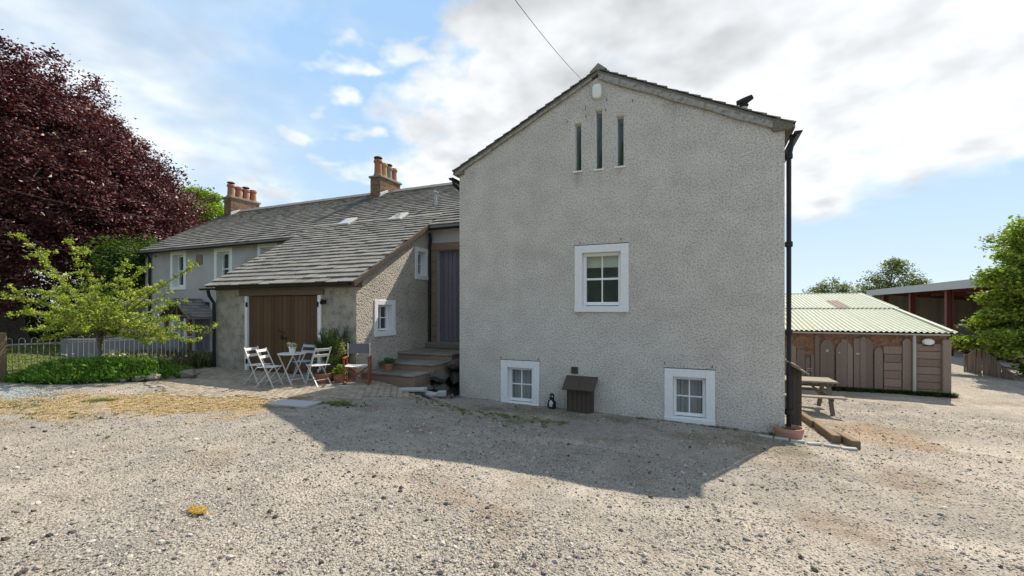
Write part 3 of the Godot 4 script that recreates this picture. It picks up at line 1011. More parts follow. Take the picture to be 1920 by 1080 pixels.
func build_garage() -> void:
	rng.seed = 9
	var t := thing("garage", "low lean-to garage with slate roof and brown plank double doors", "garage", V(-4.9, 0.45, 0.4))
	var ft := func(_s): return 2.86
	var door := [GL * -1.0 - 6.2, -0.3, 7.5 - 3.40, 2.545]
	var front := wall_sheet(V(GL + 0.004, 0, GF - 0.003), Vector3.RIGHT, Vector3.BACK, GS - GL - 0.008, -0.3, ft, [door], 0.12, 0.3, func(s, y): return house_tint(s + 40.0, y))
	part(t, "front_wall", front, mats["harl"])
	var st := func(s): return 2.86 + s * (4.72 - 2.86) / (HF - GF)
	var w1 := [0.64, 1.46, 0.84, 0.96]
	var w2 := [2.40, 3.06, 0.69, 0.96]
	var holes := []
	for h in [w1, w2]: holes.append([h[0], h[1], h[0] + h[2], h[1] + h[3]])
	var side := wall_sheet(V(GS, 0, GF), Vector3.FORWARD, Vector3.RIGHT, HF - GF - 0.004, -0.3, st, holes, 0.12, 0.3, func(s, y): return house_tint(s + 80.0, y))
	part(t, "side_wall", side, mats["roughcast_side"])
	var left := wall_sheet(V(GL, 0, GF), Vector3.FORWARD, Vector3.LEFT, HF - GF - 0.004, -0.3, st, [], 0.5, 0.3)
	part(t, "side_wall", left, mats["harl"])
	var m := MB.new()
	m.span(V(GL + 0.32, -0.3, 1.6), V(GS - 0.32, 2.5, 1.7))
	m.span(V(GL + 0.32, 2.6, GF + 0.32), V(GS - 0.32, 2.7, 1.9))
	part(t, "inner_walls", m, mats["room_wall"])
	var b := Basis(Vector3.UP, PI / 2)
	for h in [[w1, "four-pane window in the garage's sunlit side wall"], [w2, "small window high beside the grey plank door"]]:
		window(t, Transform3D(b, V(GS, h[0][1], GF + h[0][0])), {"w": h[0][2], "h": h[0][3], "sur": 0.13, "sill": 0.13, "depth": 0.16, "frame": 0.05, "inside": "curtain" if h[0] == w2 else ""}).set_meta("label", h[1])
	# timbers over the doors
	m = MB.new()
	m.span(V(-6.46, 2.545, GF - 0.045), V(-3.27, 2.70, GF + 0.24), 0.012)
	part(t, "lintel", m, mats["lintel"])
	m = MB.new()
	m.span(V(GL - 0.01, 2.715, GF - 0.03), V(GS + 0.01, 2.88, GF + 0.2), 0.012)
	part(t, "wall_plate", m, mats["lintel"])
	for s in [[-6.22, -6.115], [-3.475, -3.36]]:
		m = MB.new()
		m.span(V(s[0], 0.40, GF - 0.035), V(s[1], 2.54, GF + 0.2), 0.006)
		part(t, "door_jamb", m, mats["white_paint"])
	# two leaves of upright boards
	for lf in 2:
		var d := Node3D.new()
		d.name = "door_leaf"
		t.add_child(d, true)
		var u0: float = [-6.11, -4.785][lf]
		var u1: float = [-4.795, -3.48][lf]
		d.global_position = V((u0 + u1) * 0.5, 0.48, GF + 0.05)
		var nb := 9
		for k in nb:
			m = MB.new()
			var a := lerpf(u0, u1, float(k) / nb)
			var e := lerpf(u0, u1, float(k + 1) / nb) - 0.004
			m.span(V(a, 0.485, GF + 0.02 + rr(0.0, 0.004)), V(e, 2.535, GF + 0.06), 0.006)
			part(d, "plank", m, mats["oak_%d" % (rng.randi() % 4)])
		for y in [0.72, 2.3]:
			m = MB.new()
			var hu := u0 - 0.02 if lf == 0 else u1 + 0.02
			m.box(V(hu, y, GF - 0.04), Vector3(0.07, 0.12, 0.02), Basis.IDENTITY, 0.004)
			m.tube([V(hu, y - 0.07, GF - 0.05), V(hu, y + 0.07, GF - 0.05)], [0.014, 0.014], 8)
			part(d, "hinge", m, mats["black_iron"])
	m = MB.new()
	m.tube([V(-4.92, 1.62, GF - 0.0), V(-4.9, 1.6, GF - 0.03), V(-4.7, 1.55, GF - 0.03), V(-4.68, 1.53, GF)], [0.012, 0.012, 0.012, 0.012], 6)
	m.box(V(-4.8, 1.42, GF - 0.01), Vector3(0.07, 0.1, 0.03), Basis.IDENTITY, 0.01)
	m.box(V(-4.68, 1.4, GF + 0.0), Vector3(0.12, 0.05, 0.02), Basis.IDENTITY, 0.006)
	part(t, "latch", m, mats["black_iron"])
	# lamp by the doors
	m = MB.new()
	m.box(V(-3.24, 2.36, GF - 0.02), Vector3(0.08, 0.1, 0.04), Basis.IDENTITY, 0.008)
	m.tube([V(-3.24, 2.38, GF - 0.03), V(-3.2, 2.4, GF - 0.14), V(-3.14, 2.34, GF - 0.2)], [0.02, 0.035, 0.055], 10)
	part(t, "wall_lamp", m, mats["black_iron"])
	# roof
	var slope := atan2(4.72 - 2.86, HF - GF)
	var e0 := V(GL - 0.13, 2.86 - 0.2 * tan(slope) + 0.06, GF - 0.2)
	var topw := HF + 0.75
	var r0 := V(GL - 0.13, 2.86 + (topw - GF) * tan(slope) + 0.12, topw)
	var wd := GS - GL + 0.25
	var upv := (r0 - e0).normalized()
	var nrm := upv.cross(Vector3.RIGHT)
	if nrm.y < 0: nrm = -nrm
	var roof := Node3D.new()
	roof.name = "roof"
	t.add_child(roof)
	roof.global_position = e0
	m = MB.new()
	var q := Vector3.RIGHT * wd
	m.loft([e0, e0 + q, e0 + q + nrm * 0.04, e0 + nrm * 0.04], [r0, r0 + q, r0 + q + nrm * 0.04, r0 + nrm * 0.04])
	part(roof, "roof_deck", m, mats["weathered_dark"])
	# slates, one by one, large at the eaves and smaller above
	var variants := []
	for k in 8:
		m = MB.new()
		var j := [rr(-0.02, 0.02), rr(-0.02, 0.02), rr(-0.012, 0.012)]
		# unit slate: x -.5..5, y 0..1 up the slope, z thickness
		var bt := [Vector3(-0.5, j[0], 0), Vector3(-0.1, j[2], 0), Vector3(0.25, j[1] * 0.5, 0), Vector3(0.5, j[1], 0), Vector3(0.5, 1, 0), Vector3(-0.5, 1, 0)]
		var tp := []
		for p in bt: tp.append(p + Vector3(0, 0, 1))
		m.loft(bt, tp)
		variants.append(mesh_of(m, mats["slate_%d" % (k % 4)]))
	var length := (r0 - e0).length()
	var y := -0.03
	while y < length - 0.1:
		var e := lerpf(0.265, 0.185, y / length)
		var px := -rr(0.0, 0.3)
		while px < wd:
			var sw := rr(0.27, 0.46) * (0.55 + e * 2.0)
			var a := clampf(px, -0.02, wd)
			var c := clampf(px + sw - 0.008, -0.02, wd)
			px += sw
			if c - a < 0.08: continue
			var th := rr(0.018, 0.03)
			var tilt := atan2(th + 0.008, e) + rr(-0.008, 0.012)
			var bb := Basis(Vector3.RIGHT, upv, Vector3.RIGHT.cross(upv)) * Basis(Vector3.RIGHT, -tilt)
			var len2 := minf(e * 1.5, length - y)
			var o := e0 + nrm * (0.05 + th * 0.6) + Vector3.RIGHT * ((a + c) * 0.5) + upv * (y + rr(-0.01, 0.01))
			piece(roof, "slate", variants[rng.randi() % 8], Transform3D(bb.scaled_local(Vector3(c - a, len2, th)), o))
		y += e
	m = gutter_run(e0 + Vector3(-0.18, -0.03, 0.05), e0 + q + Vector3(-0.08, -0.0, 0.05), 0.055)
	part(roof, "gutter", m, mats["black_iron"])
	m = MB.new()
	var vr := e0 + q + nrm * 0.035
	m.loft([vr, vr + Vector3(0.035, 0, 0), vr + Vector3(0.035, -0.11, 0), vr + Vector3(0, -0.11, 0)], [vr + upv * (length - 0.6), vr + upv * (length - 0.6) + Vector3(0.035, 0, 0), vr + upv * (length - 0.6) + Vector3(0.035, -0.11, 0), vr + upv * (length - 0.6) + Vector3(0, -0.11, 0)])
	part(roof, "bargeboard", m, mats["weathered_dark"])
	# downpipe at the left corner
	m = pipe_run([V(GL - 0.05, 2.72, GF - 0.2), V(GL - 0.05, 2.55, GF - 0.16), V(GL + 0.02, 2.35, GF - 0.07), V(GL + 0.02, 0.5, GF - 0.07)], 0.045)
	part(t, "downpipe", m, mats["black_iron"])
	# downpipe in the corner by the plank door
	m = pipe_run([V(GS + 0.14, 4.5, HF - 0.2), V(GS + 0.12, 4.3, HF - 0.12), V(GS + 0.06, 4.1, HF - 0.08), V(GS + 0.06, 1.0, HF - 0.08)], 0.045)
	part(t, "downpipe", m, mats["black_iron"])

func house_tint(s: float, y: float) -> Color:
	var k := 0.9 + nz.get_noise_2d(s * 20.0, y * 20.0) * 0.25 + nz2.get_noise_2d(s * 80.0, y * 80.0) * 0.12
	return Color(k, k * 0.99, k * 0.97)

# ------------------------------------------------------------------ the farmhouse
const HL := -17.2
const HE := 4.72
const RW := 5.8
const RY := 7.05

func build_farmhouse() -> void:
	rng.seed = 21
	var t := thing("farmhouse", "long two-storey farmhouse with slate roof and two chimneys behind the garage", "house", V(-8.6, 0.45, RW))
	var wins := [[-15.37, 2.98, 1.07, 1.64], [-12.48, 2.98, 1.09, 1.62], [-9.95, 2.98, 1.08, 1.66], [-15.3, 0.55, 1.02, 1.55]]
	var holes := []
	for h in wins: holes.append([h[0] - HL, h[1], h[0] - HL + h[2], h[1] + h[3]])
	var dr := [-1.93, 1.17, 1.35, 2.80]
	holes.append([dr[0] - HL, dr[1], dr[0] - HL + dr[2], dr[1] + dr[3]])
	var pd := [-13.72, 0.45, 0.95, 2.0]
	holes.append([pd[0] - HL, pd[1], pd[0] - HL + pd[2], pd[1] + pd[3]])
	part(t, "front_wall", wall_sheet(V(HL + 0.004, 0, HF - 0.003), Vector3.RIGHT, Vector3.BACK, -HL - 0.008, -0.3, func(_s): return HE, holes, 0.2, 0.4, func(s, y): return house_tint(s, y)), mats["house_render"])
	var gt := func(s): return HE + (RY - HE) * (1.0 - absf(s - (RW - HF)) / (RW - HF))
	part(t, "gable_wall", wall_sheet(V(HL, 0, HF), Vector3.FORWARD, Vector3.LEFT, 2.0 * (RW - HF), -0.3, gt, [], 0.4, 0.4, func(s, y): return house_tint(s + 20.0, y)), mats["house_render"])
	var m := MB.new()
	m.span(V(HL, -0.3, 2 * RW - HF - 0.4), V(-0.003, HE, 2 * RW - HF))
	part(t, "rear_wall", m, mats["house_render"])
	m = MB.new()
	m.span(V(HL + 0.41, -0.3, HF + 2.6), V(-0.1, HE, HF + 2.7))
	m.span(V(HL + 0.41, 2.6, HF + 0.41), V(-0.1, 2.75, HF + 2.6))
	m.span(V(HL + 0.41, HE - 0.05, HF + 0.41), V(-0.1, HE, 2 * RW - HF - 0.41))
	m.span(V(HL + 0.41, -0.3, HF + 0.41), V(-0.1, -0.2, HF + 2.6))
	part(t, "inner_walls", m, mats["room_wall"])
	var labels := ["leftmost upper sash window of the farmhouse", "upper sash window above the timber porch", "upper sash window half hidden by the garage roof", "ground floor sash window beside the timber porch"]
	for i in 4:
		var h = wins[i]
		window(t, Transform3D(Basis.IDENTITY, V(h[0], h[1], HF)), {"w": h[2], "h": h[3], "sur": 0.16, "sill": 0.14, "depth": 0.22, "frame": 0.06, "sash": true, "inside": ""}).set_meta("label", labels[i])
	# tall plank door above the steps, in a sandstone frame
	var d := Node3D.new()
	d.name = "plank_door"
	t.add_child(d)
	d.set_meta("label", "tall blue-grey plank door above the stone steps")
	d.global_position = V(dr[0] + dr[2] * 0.5, dr[1], HF + 0.2)
	for k in 9:
		m = MB.new()
		var a: float = dr[0] + dr[2] * k / 9.0
		m.span(V(a + 0.002, dr[1] + 0.01, HF + 0.14 + rr(0, 0.004)), V(a + dr[2] / 9.0 - 0.004, dr[1] + dr[3] - 0.004, HF + 0.19), 0.006)
		part(d, "plank", m, mats["plank_blue_%d" % (rng.randi() % 4)])
	for k in 9:
		m = MB.new()
		var y0 := 1.0 + k * 0.33
		m.span(V(GS + 0.012, y0, HF - 0.03 - rr(0, 0.012)), V(dr[0] - 0.002, y0 + 0.322, HF + 0.1), 0.012)
		part(t, "door_quoin", m, mats["sandstone"])
	m = MB.new()
	m.span(V(GS + 0.012, 3.975, HF - 0.05), V(-0.01, 4.2, HF + 0.1), 0.015)
	part(t, "door_lintel", m, mats["sandstone"])
	# door behind the porch
	for k in 6:
		m = MB.new()
		var a2: float = pd[0] + pd[2] * k / 6.0
		m.span(V(a2 + 0.002, pd[1] + 0.01, HF + 0.1), V(a2 + pd[2] / 6.0 - 0.003, pd[1] + pd[3] - 0.004, HF + 0.15), 0.005)
		part(t, "porch_door_plank", m, mats["plank_blue_%d" % (k % 4)])
	# small wall plaque
	m = MB.new()
	m.box(V(-13.42, 4.2, HF - 0.02), Vector3(0.4, 0.4, 0.05), Basis.IDENTITY, 0.02)
	part(t, "wall_plaque", m, mats["sandstone"])
	# downpipe and gutter
	m = pipe_run([V(-16.75, HE - 0.1, HF - 0.22), V(-16.75, HE - 0.3, HF - 0.08), V(-16.75, 0.5, HF - 0.08)], 0.05)
	part(t, "downpipe", m, mats["black_iron"])
	# roof: two slopes, slates over the front one
	var sl := (RY - HE) / (RW - HF)
	var roof := Node3D.new()
	roof.name = "roof"
	t.add_child(roof)
	roof.global_position = V(-8.6, HE, RW)
	var lft := HL - 0.12
	for sd in [0, 1]:
		var e := V(lft, HE - 0.22 * sl + 0.06, HF - 0.22 if sd == 0 else 2 * RW - HF + 0.22)
		var r := V(lft, RY + 0.06, RW)
		var x := Vector3.RIGHT * (0.0 - lft - 0.004)
		m = MB.new()
		m.loft([e, r, r + Vector3(0, 0.06, 0), e + Vector3(0, 0.06, 0)], [e + x, r + x, r + x + Vector3(0, 0.06, 0), e + x + Vector3(0, 0.06, 0)])
		part(roof, "roof_deck", m, mats["slate"])
		if sd == 0:
			var near := []
			m = MB.new()
			slate_courses(m, e + Vector3(0, 0.065, 0), Vector3.RIGHT, (r - e).normalized(), x.x, (r - e).length(), 0.26, 0.16, 0.042, near, -5.6 - lft, -2.0 - lft)
			part(roof, "slates", m, mats["slate"], "stuff")
			for q in near: part(roof, "slate", q, mats["slate"])
	m = gutter_run(V(lft, HE - 0.1, HF - 0.25), V(GL - 0.15, HE - 0.08, HF - 0.25), 0.06)
	part(roof, "gutter", m, mats["black_iron"])
	m = gutter_run(V(GS + 0.16, HE - 0.1, HF - 0.25), V(-0.02, HE - 0.09, HF - 0.25), 0.06)
	part(roof, "gutter", m, mats["black_iron"])
	for k in 37:
		m = MB.new()
		var u0 := HL - 0.1 + k * 0.465
		if (u0 > -7.9 and u0 < -6.95) or u0 < -16.4: continue
		m.loft([V(u0, RY + 0.10, RW - 0.15), V(u0, RY + 0.24 + rr(0, 0.01), RW), V(u0, RY + 0.10, RW + 0.15)], [V(u0 + 0.45, RY + 0.10, RW - 0.15), V(u0 + 0.45, RY + 0.24, RW), V(u0 + 0.45, RY + 0.10, RW + 0.15)])
		part(roof, "ridge_tile", m, mats["ridge_stone"])
	chimney(t, -7.52, -7.0, 5.38, 6.75, 6.4, 7.86, "chimney stack in the middle of the farmhouse ridge", [0.72, 0.66, 0.6, 0.62])
	chimney(t, -17.05, -16.5, 5.38, 6.95, 6.4, 7.92, "chimney stack at the left end of the farmhouse ridge", [0.66, 0.62, 0.6, 0.64])
	# two small rooflights and a vent pipe
	for p in [[-6.35, 2.36], [-4.1, 2.33]]:
		m = MB.new()
		var ang := atan(sl)
		var bs := Basis(Vector3.RIGHT, ang)
		var ctr := V(p[0] + 0.27, HE + sl * (p[1] + 0.2 - HF) + 0.22, p[1] + 0.2)
		m.box(ctr, Vector3(0.5, 0.07, 0.55), bs, 0.01)
		var rl := part(t, "rooflight", m, mats["flashing"])
		m = MB.new()
		m.box(ctr + bs * Vector3(0, 0.045, 0), Vector3(0.4, 0.012, 0.45), bs)
		part(rl, "pane", m, mats["glass"])
	m = pipe_run([V(-3.0, 5.6, 3.5), V(-3.0, 6.2, 3.5)], 0.055)
	m.lathe(V(-3.0, 6.2, 3.5), [[0.06, 0.0], [0.1, 0.02], [0.1, 0.06], [0.0, 0.1]], 10)
	part(roof, "vent_pipe", m, mats["galvanised"])
	# timber porch
	var pz := HF - 0.95
	var pu0 := -14.25
	var pu1 := -12.35
	var pm := (pu0 + pu1) * 0.5
	var po := Node3D.new()
	po.name = "porch"
	t.add_child(po)
	po.global_position = V(pm, 0.45, HF - 0.5)
	for u in [pu0 + 0.22, pu1 - 0.22]:
		m = MB.new()
		m.span(V(u - 0.06, 0.4, pz), V(u + 0.06, 1.85, pz + 0.12), 0.012)
		part(po, "post", m, mats["porch_timber"])
	m = MB.new()
	m.bar(V(pu0 + 0.1, 1.9, pz + 0.06), V(pu1 - 0.1, 1.9, pz + 0.06), 0.1, 0.1, 0.012)
	m.bar(V(pm, 1.95, pz + 0.06), V(pm, 2.4, pz + 0.06), 0.08, 0.08)
	m.bar(V(pm - 0.45, 1.95, pz + 0.06), V(pm - 0.12, 2.25, pz + 0.06), 0.06, 0.06)
	m.bar(V(pm + 0.45, 1.95, pz + 0.06), V(pm + 0.12, 2.25, pz + 0.06), 0.06, 0.06)
	part(po, "truss", m, mats["porch_timber"])
	for sd in [-1.0, 1.0]:
		m = MB.new()
		var e2 := V(pm + sd * 1.02, 1.78, pz - 0.12)
		var r2 := V(pm, 2.5, pz - 0.12)
		var bk := V(0, 0, 1.06)
		m.loft([e2, r2, r2 + Vector3(0, 0.07, 0), e2 + Vector3(0, 0.07, 0)], [e2 + bk, r2 + bk, r2 + bk + Vector3(0, 0.07, 0), e2 + bk + Vector3(0, 0.07, 0)])
		slate_courses(m, e2 + Vector3(0, 0.075, 0), Vector3.FORWARD, (r2 - e2).normalized(), 1.06, (r2 - e2).length(), 0.2, 0.18, 0.02)
		part(po, "porch_roof", m, mats["slate"])
	# threshold
	m = MB.new()
	m.span(V(GS + 0.03, 1.0, HF - 0.28), V(-0.5, 1.168, HF + 0.14), 0.015)
	part(t, "threshold", m, mats["stone_3"])

func chimney(house: Node3D, u0: float, u1: float, w0: float, w1: float, y0: float, y1: float, label: String, hs: Array) -> void:
	var c := Node3D.new()
	c.name = "chimney"
	house.add_child(c, true)
	c.global_position = V((u0 + u1) * 0.5, y0, (w0 + w1) * 0.5)
	c.set_meta("label", label)
	var m := MB.new()
	m.span(V(u0 + 0.008, y0, w0 + 0.008), V(u1 - 0.008, y1 - 0.09, w1 - 0.008))
	part(c, "stack_core", m, mats["mortar"])
	m = MB.new()
	var y := y0
	var odd := 0
	while y < y1 - 0.12:
		for f in 3:
			var l: float = (u1 - u0) if f == 0 else (w1 - w0)
			var p := -0.11 * (odd % 2)
			while p < l:
				var a := maxf(p, 0.0)
				var b := minf(p + 0.215, l)
				p += 0.225
				if b - a < 0.04: continue
				var k := rr(0.55, 1.15)
				var wm := rr(0.0, 0.25)
				m.col = Color(k, k * (1.0 + wm * 0.3), k * (1.0 + wm * 0.5))
				if rng.randf() < 0.12: m.col = Color(0.9, 1.25, 1.35)
				var pr := rr(0.0, 0.008)
				if f == 0: m.span(V(u0 + a, y, w0 - pr), V(u0 + b, y + 0.068, w0 + 0.02))
				elif f == 1: m.span(V(u1 - 0.02, y, w0 + a), V(u1 + pr, y + 0.068, w0 + b))
				else: m.span(V(u0 - pr, y, w0 + a), V(u0 + 0.02, y + 0.068, w0 + b))
		y += 0.078
		odd += 1
	part(c, "bricks", m, mats["brick"], "stuff")
	m = MB.new()
	m.span(V(u0 - 0.06, y1 - 0.09, w0 - 0.06), V(u1 + 0.06, y1, w1 + 0.06), 0.015)
	part(c, "cap_stone", m, mats["stone_0"])
	# pale mortar fillet where the slates meet the stack
	m = MB.new()
	var sl := (RY - HE) / (RW - HF)
	var ya := HE + sl * (w0 - HF) + 0.12
	var yb := RY + 0.1
	m.loft([V(u1, ya, w0 - 0.04), V(u1 + 0.05, ya, w0 - 0.04), V(u1 + 0.05, ya + 0.16, w0 - 0.02), V(u1, ya + 0.18, w0 - 0.02)], [V(u1, yb, RW + 0.04), V(u1 + 0.05, yb, RW + 0.04), V(u1 + 0.05, yb + 0.16, RW + 0.04), V(u1, yb + 0.18, RW + 0.04)])
	part(c, "flashing", m, mats["flashing"])
	for k in 4:
		m = MB.new()
		var w := lerpf(w0 + 0.18, w1 - 0.18, k / 3.0)
		var h: float = hs[k]
		var p := V((u0 + u1) * 0.5, y1, w)
		m.lathe(p, [[0.2, 0.0], [0.19, 0.08], [0.165, 0.1], [0.15, h - 0.16], [0.185, h - 0.12], [0.19, h - 0.06], [0.17, h - 0.04], [0.165, h], [0.125, h], [0.12, h - 0.2]], 14)
		part(c, "chimney_pot", m, mats[["terracotta", "buff_clay", "ridge_stone", "terracotta"][k] if u0 > -10.0 else "terracotta"])
		if k % 2 == 0:
			m = MB.new()
			m.lathe(p, [[0.16, h + 0.06], [0.19, h + 0.07], [0.15, h + 0.12], [0.0, h + 0.13]], 12)
			m.tube([p + Vector3(0.1, h, 0), p + Vector3(0.1, h + 0.08, 0)], [0.01, 0.01], 5)
			m.tube([p + Vector3(-0.1, h, 0), p + Vector3(-0.1, h + 0.08, 0)], [0.01, 0.01], 5)
			part(c, "pot_cap", m, mats["weathered_dark"])

# ------------------------------------------------------------------ plants
# a spray of leaves: n kites scattered through a flattened ball
func clump(sd: int, n: int, r: Vector3, ll: float, lw: float, cols: Array, m: Material, droop := 0.3, upright := 0.0) -> ArrayMesh:
	var q := RandomNumberGenerator.new()
	q.seed = sd
	var mb := MB.new()
	for i in n:
		var p := Vector3(q.randfn(0, 0.45), q.randfn(0, 0.45), q.randfn(0, 0.45)) * r
		var d := Vector3(q.randfn(0, 1), q.randfn(0, 0.5) - droop + upright * 2.0, q.randfn(0, 1)).normalized()
		var s := d.cross(Vector3(q.randfn(0, 0.5), 1.0, q.randfn(0, 0.5))).normalized()
		var l := ll * q.randf_range(0.7, 1.2)
		var w := lw * q.randf_range(0.7, 1.2)
		var base: Color = cols[q.randi() % cols.size()]
		var k := q.randf_range(0.75, 1.25)
		mb.col = Color(base.r * k, base.g * k, base.b * k)
		var nn := d.cross(s) * w * 0.25
		var a := p
		var b := p + d * l * 0.45 + s * w * 0.5 + nn
		var c := p + d * l
		var e := p + d * l * 0.45 - s * w * 0.5 + nn
		mb.tri(a, b, c)
		mb.tri(a, c, e)
	return mesh_of(mb, m)

func bez(a: Vector3, b: Vector3, c: Vector3, n: int) -> Array:
	var r := []
	for i in n + 1:
		var t := float(i) / n
		r.append(a.lerp(b, t).lerp(b.lerp(c, t), t))
	return r

func taper(n: int, a: float, b: float) -> Array:
	var r := []
	for i in n + 1:
		r.append(lerpf(a, b, float(i) / n))
	return r

# lobes: [centre, radius vector, clumps]
func tree(called: String, label: String, base: Vector3, th: float, tr: float, lean: Vector3, lobes: Array, meshes: Array, csize: Vector2, bark: String, sd: int, inner := 0.55, group := "", limbs := true) -> Node3D:
	rng.seed = sd
	var t := thing(called, label, "tree", base, 0.0, group)
	var top := base + Vector3(0, th, 0) + lean
	var mb := MB.new()
	var tp := bez(base - Vector3(0, 0.2, 0), base + Vector3(0, th * 0.5, 0), top, 8)
	var rad := taper(8, tr, tr * 0.45)
	rad[0] = tr * 1.5
	mb.tube(tp, rad, 12)
	part(t, "trunk", mb, mats[bark])
	var sets := []
	var cols := []
	for k in meshes.size():
		sets.append([])
		cols.append([])
	for lb in lobes:
		var c: Vector3 = lb[0]
		var r: Vector3 = lb[1]
		if limbs:
			var s: Vector3 = tp[4 + rng.randi() % 5]
			mb = MB.new()
			var pts := bez(s, s.lerp(c, 0.5) + Vector3(0, (c.y - s.y) * 0.25 + 0.2, 0), c, 6)
			mb.tube(pts, taper(6, tr * 0.32, tr * 0.06), 6, false)
			part(t, "limb", mb, mats[bark])
		var kk := rr(0.8, 1.2)
		for i in lb[2]:
			var d := Vector3(rng.randfn(), rng.randfn(), rng.randfn()).normalized()
			var p := c + d * r * lerpf(inner, 1.05, pow(rng.randf(), 0.6))
			var k := rng.randi() % meshes.size()
			var bs := Basis.from_euler(Vector3(rr(-0.5, 0.5), rr(0, TAU), rr(-0.5, 0.5))).scaled(Vector3.ONE * rr(csize.x, csize.y))
			sets[k].append(Transform3D(bs, p))
			var g := kk * rr(0.8, 1.2)
			cols[k].append(Color(g, g * rr(0.95, 1.05), g))
	for k in meshes.size():
		if sets[k].size():
			multi(t, "crown", meshes[k], sets[k], cols[k])
	return t

func P(px: float, py: float, depth: float) -> Vector3:
	# a point named by where it was sighted from the camera's stand and how far off it lies
	var x := (px - 960.0) / 830.0 * depth
	var y := (578.0 - py) / 830.0 * depth
	var c := cos(YAW)
	var s := sin(YAW)
	return Vector3(CAM.x + x * c - depth * s, CAM.y + y, CAM.z - (x * s + depth * c))

func build_trees() -> void:
	var lm: Material = mats["leaf"]
	# copper beech
	var cop := [Color(0.085, 0.034, 0.04), Color(0.125, 0.048, 0.05), Color(0.055, 0.025, 0.033), Color(0.19, 0.09, 0.08)]
	var beech := []
	for k in 3:
		beech.append(clump(300 + k, 34, Vector3(0.55, 0.24, 0.55), 0.17, 0.11, cop, mats["leaf_copper"], 0.45))
	rng.seed = 41
	var cx := P(-43, 447, 24.5)
	var R := 10.4
	var lobes := []
	for i in 150:
		var yy := 1.0 - 2.0 * (i + 0.5) / 150.0
		if yy < -0.34: continue
		var a := i * 2.39996
		var q := sqrt(1.0 - yy * yy)
		var d := Vector3(cos(a) * q, yy, sin(a) * q)
		var k := rr(0.76, 0.92)
		var rl := rr(1.5, 2.3)
		lobes.append([cx + d * R * k, Vector3(rl * 1.15, rl * 0.75, rl * 1.15), 105])
	for i in 26:
		var d := Vector3(rng.randfn(), absf(rng.randfn()) * 0.7, rng.randfn()).normalized()
		lobes.append([cx + d * R * rr(0.3, 0.6), Vector3(2.6, 2.0, 2.6), 40])
	var base := P(20, 641, 23.0)
	base.y = 0.45
	tree("copper_beech", "huge dark copper beech tree beside the farmhouse's left end", base, 7.5, 0.55, Vector3(-1.0, 0, -0.6), lobes, beech, Vector2(0.8, 1.35), "bark", 43, 0.5)
	# bright tree behind the farmhouse
	var lime := [Color(0.24, 0.33, 0.04), Color(0.17, 0.26, 0.03), Color(0.3, 0.38, 0.06)]
	var lc := []
	for k in 2: lc.append(clump(320 + k, 26, Vector3(0.55, 0.25, 0.55), 0.22, 0.15, lime, lm, 0.2))
	lobes = []
	for q in [[318, 375, 1.5], [345, 365, 1.3], [372, 400, 1.7], [340, 405, 2.0], [355, 425, 2.0], [318, 430, 2.0], [385, 425, 1.4], [300, 400, 2.0], [295, 450, 2.2], [260, 470, 2.2], [230, 490, 2.4], [285, 500, 2.2]]:
		var c := P(q[0], q[1], 36.0)
		c.z += rr(-1.5, 1.5)
		lobes.append([c, Vector3(q[2], q[2] * 0.55, q[2]), int(90 * q[2])])
	base = P(325, 615, 36.0)
	base.y = 0.4
	tree("lime_tree", "bright yellow-green tree rising behind the farmhouse roof's left end", base, 6.0, 0.3, Vector3.ZERO, lobes, lc, Vector2(0.8, 1.3), "bark", 47)
	# greenery under the beech, behind the low wall
	var dk := [Color(0.06, 0.1, 0.02), Color(0.09, 0.14, 0.03), Color(0.045, 0.075, 0.018)]
	var dc := []
	for k in 2: dc.append(clump(330 + k, 26, Vector3(0.5, 0.35, 0.5), 0.16, 0.1, dk, lm, 0.1))
	for q in [[255, 500, 20.5, 1.3, "dark green shrub against the farmhouse's left corner"], [92, 600, 27.0, 1.7, "pale green bush beyond the lawn below the copper beech"], [205, 585, 21.5, 1.2, "leafy bush behind the low rendered garden wall"]]:
		lobes = []
		var c := P(q[0], q[1], q[2])
		for i in 5:
			lobes.append([c + Vector3(rr(-1, 1), rr(-0.9, 0.8), rr(-1, 1)) * q[3] * 0.8, Vector3.ONE * q[3] * 0.6, 70])
		base = Vector3(c.x, 0.4, c.z)
		tree("bush", q[4], base, maxf(c.y - 0.6, 0.5), 0.09, Vector3.ZERO, lobes, dc, Vector2(0.7, 1.1), "bark", 50 + int(q[0]))
	# tree at the right edge
	var mp := [Color(0.25, 0.32, 0.05), Color(0.17, 0.25, 0.04), Color(0.34, 0.38, 0.08)]
	var mc := []
	for k in 2: mc.append(clump(340 + k, 40, Vector3(0.42, 0.18, 0.42), 0.145, 0.11, mp, lm, 0.25))
	lobes = []
	for q in [[1925, 455, 0.7], [1905, 480, 0.6], [1915, 505, 0.7], [1880, 520, 0.4], [1905, 540, 0.7], [1935, 540, 0.9], [1884, 560, 0.35], [1912, 580, 0.6], [1885, 590, 0.32], [1900, 612, 0.5], [1878, 628, 0.3], [1925, 625, 0.7], [1905, 645, 0.4], [1868, 645, 0.22], [1955, 480, 1.0], [1960, 560, 1.0], [1955, 640, 1.0], [1985, 520, 1.3], [1990, 600, 1.3], [1965, 420, 0.9], [1995, 440, 1.2], [1850, 655, 0.18], [1945, 690, 0.5]]:
		var c := P(q[0], q[1], 16.5)
		c += Vector3(rr(-0.5, 0.5), 0, rr(-0.9, 0.9))
		lobes.append([c, Vector3(q[2] * 1.1, q[2] * 0.5, q[2] * 1.1), int(80 * q[2]) + 14])
	base = P(1955, 720, 16.5)
	base.y = -0.4
	tree("maple_tree", "bright green leafy tree at the yard's right edge before the open barn", base, 3.2, 0.16, Vector3.ZERO, lobes, mc, Vector2(0.6, 1.1), "bark_pale", 61, 0.2)
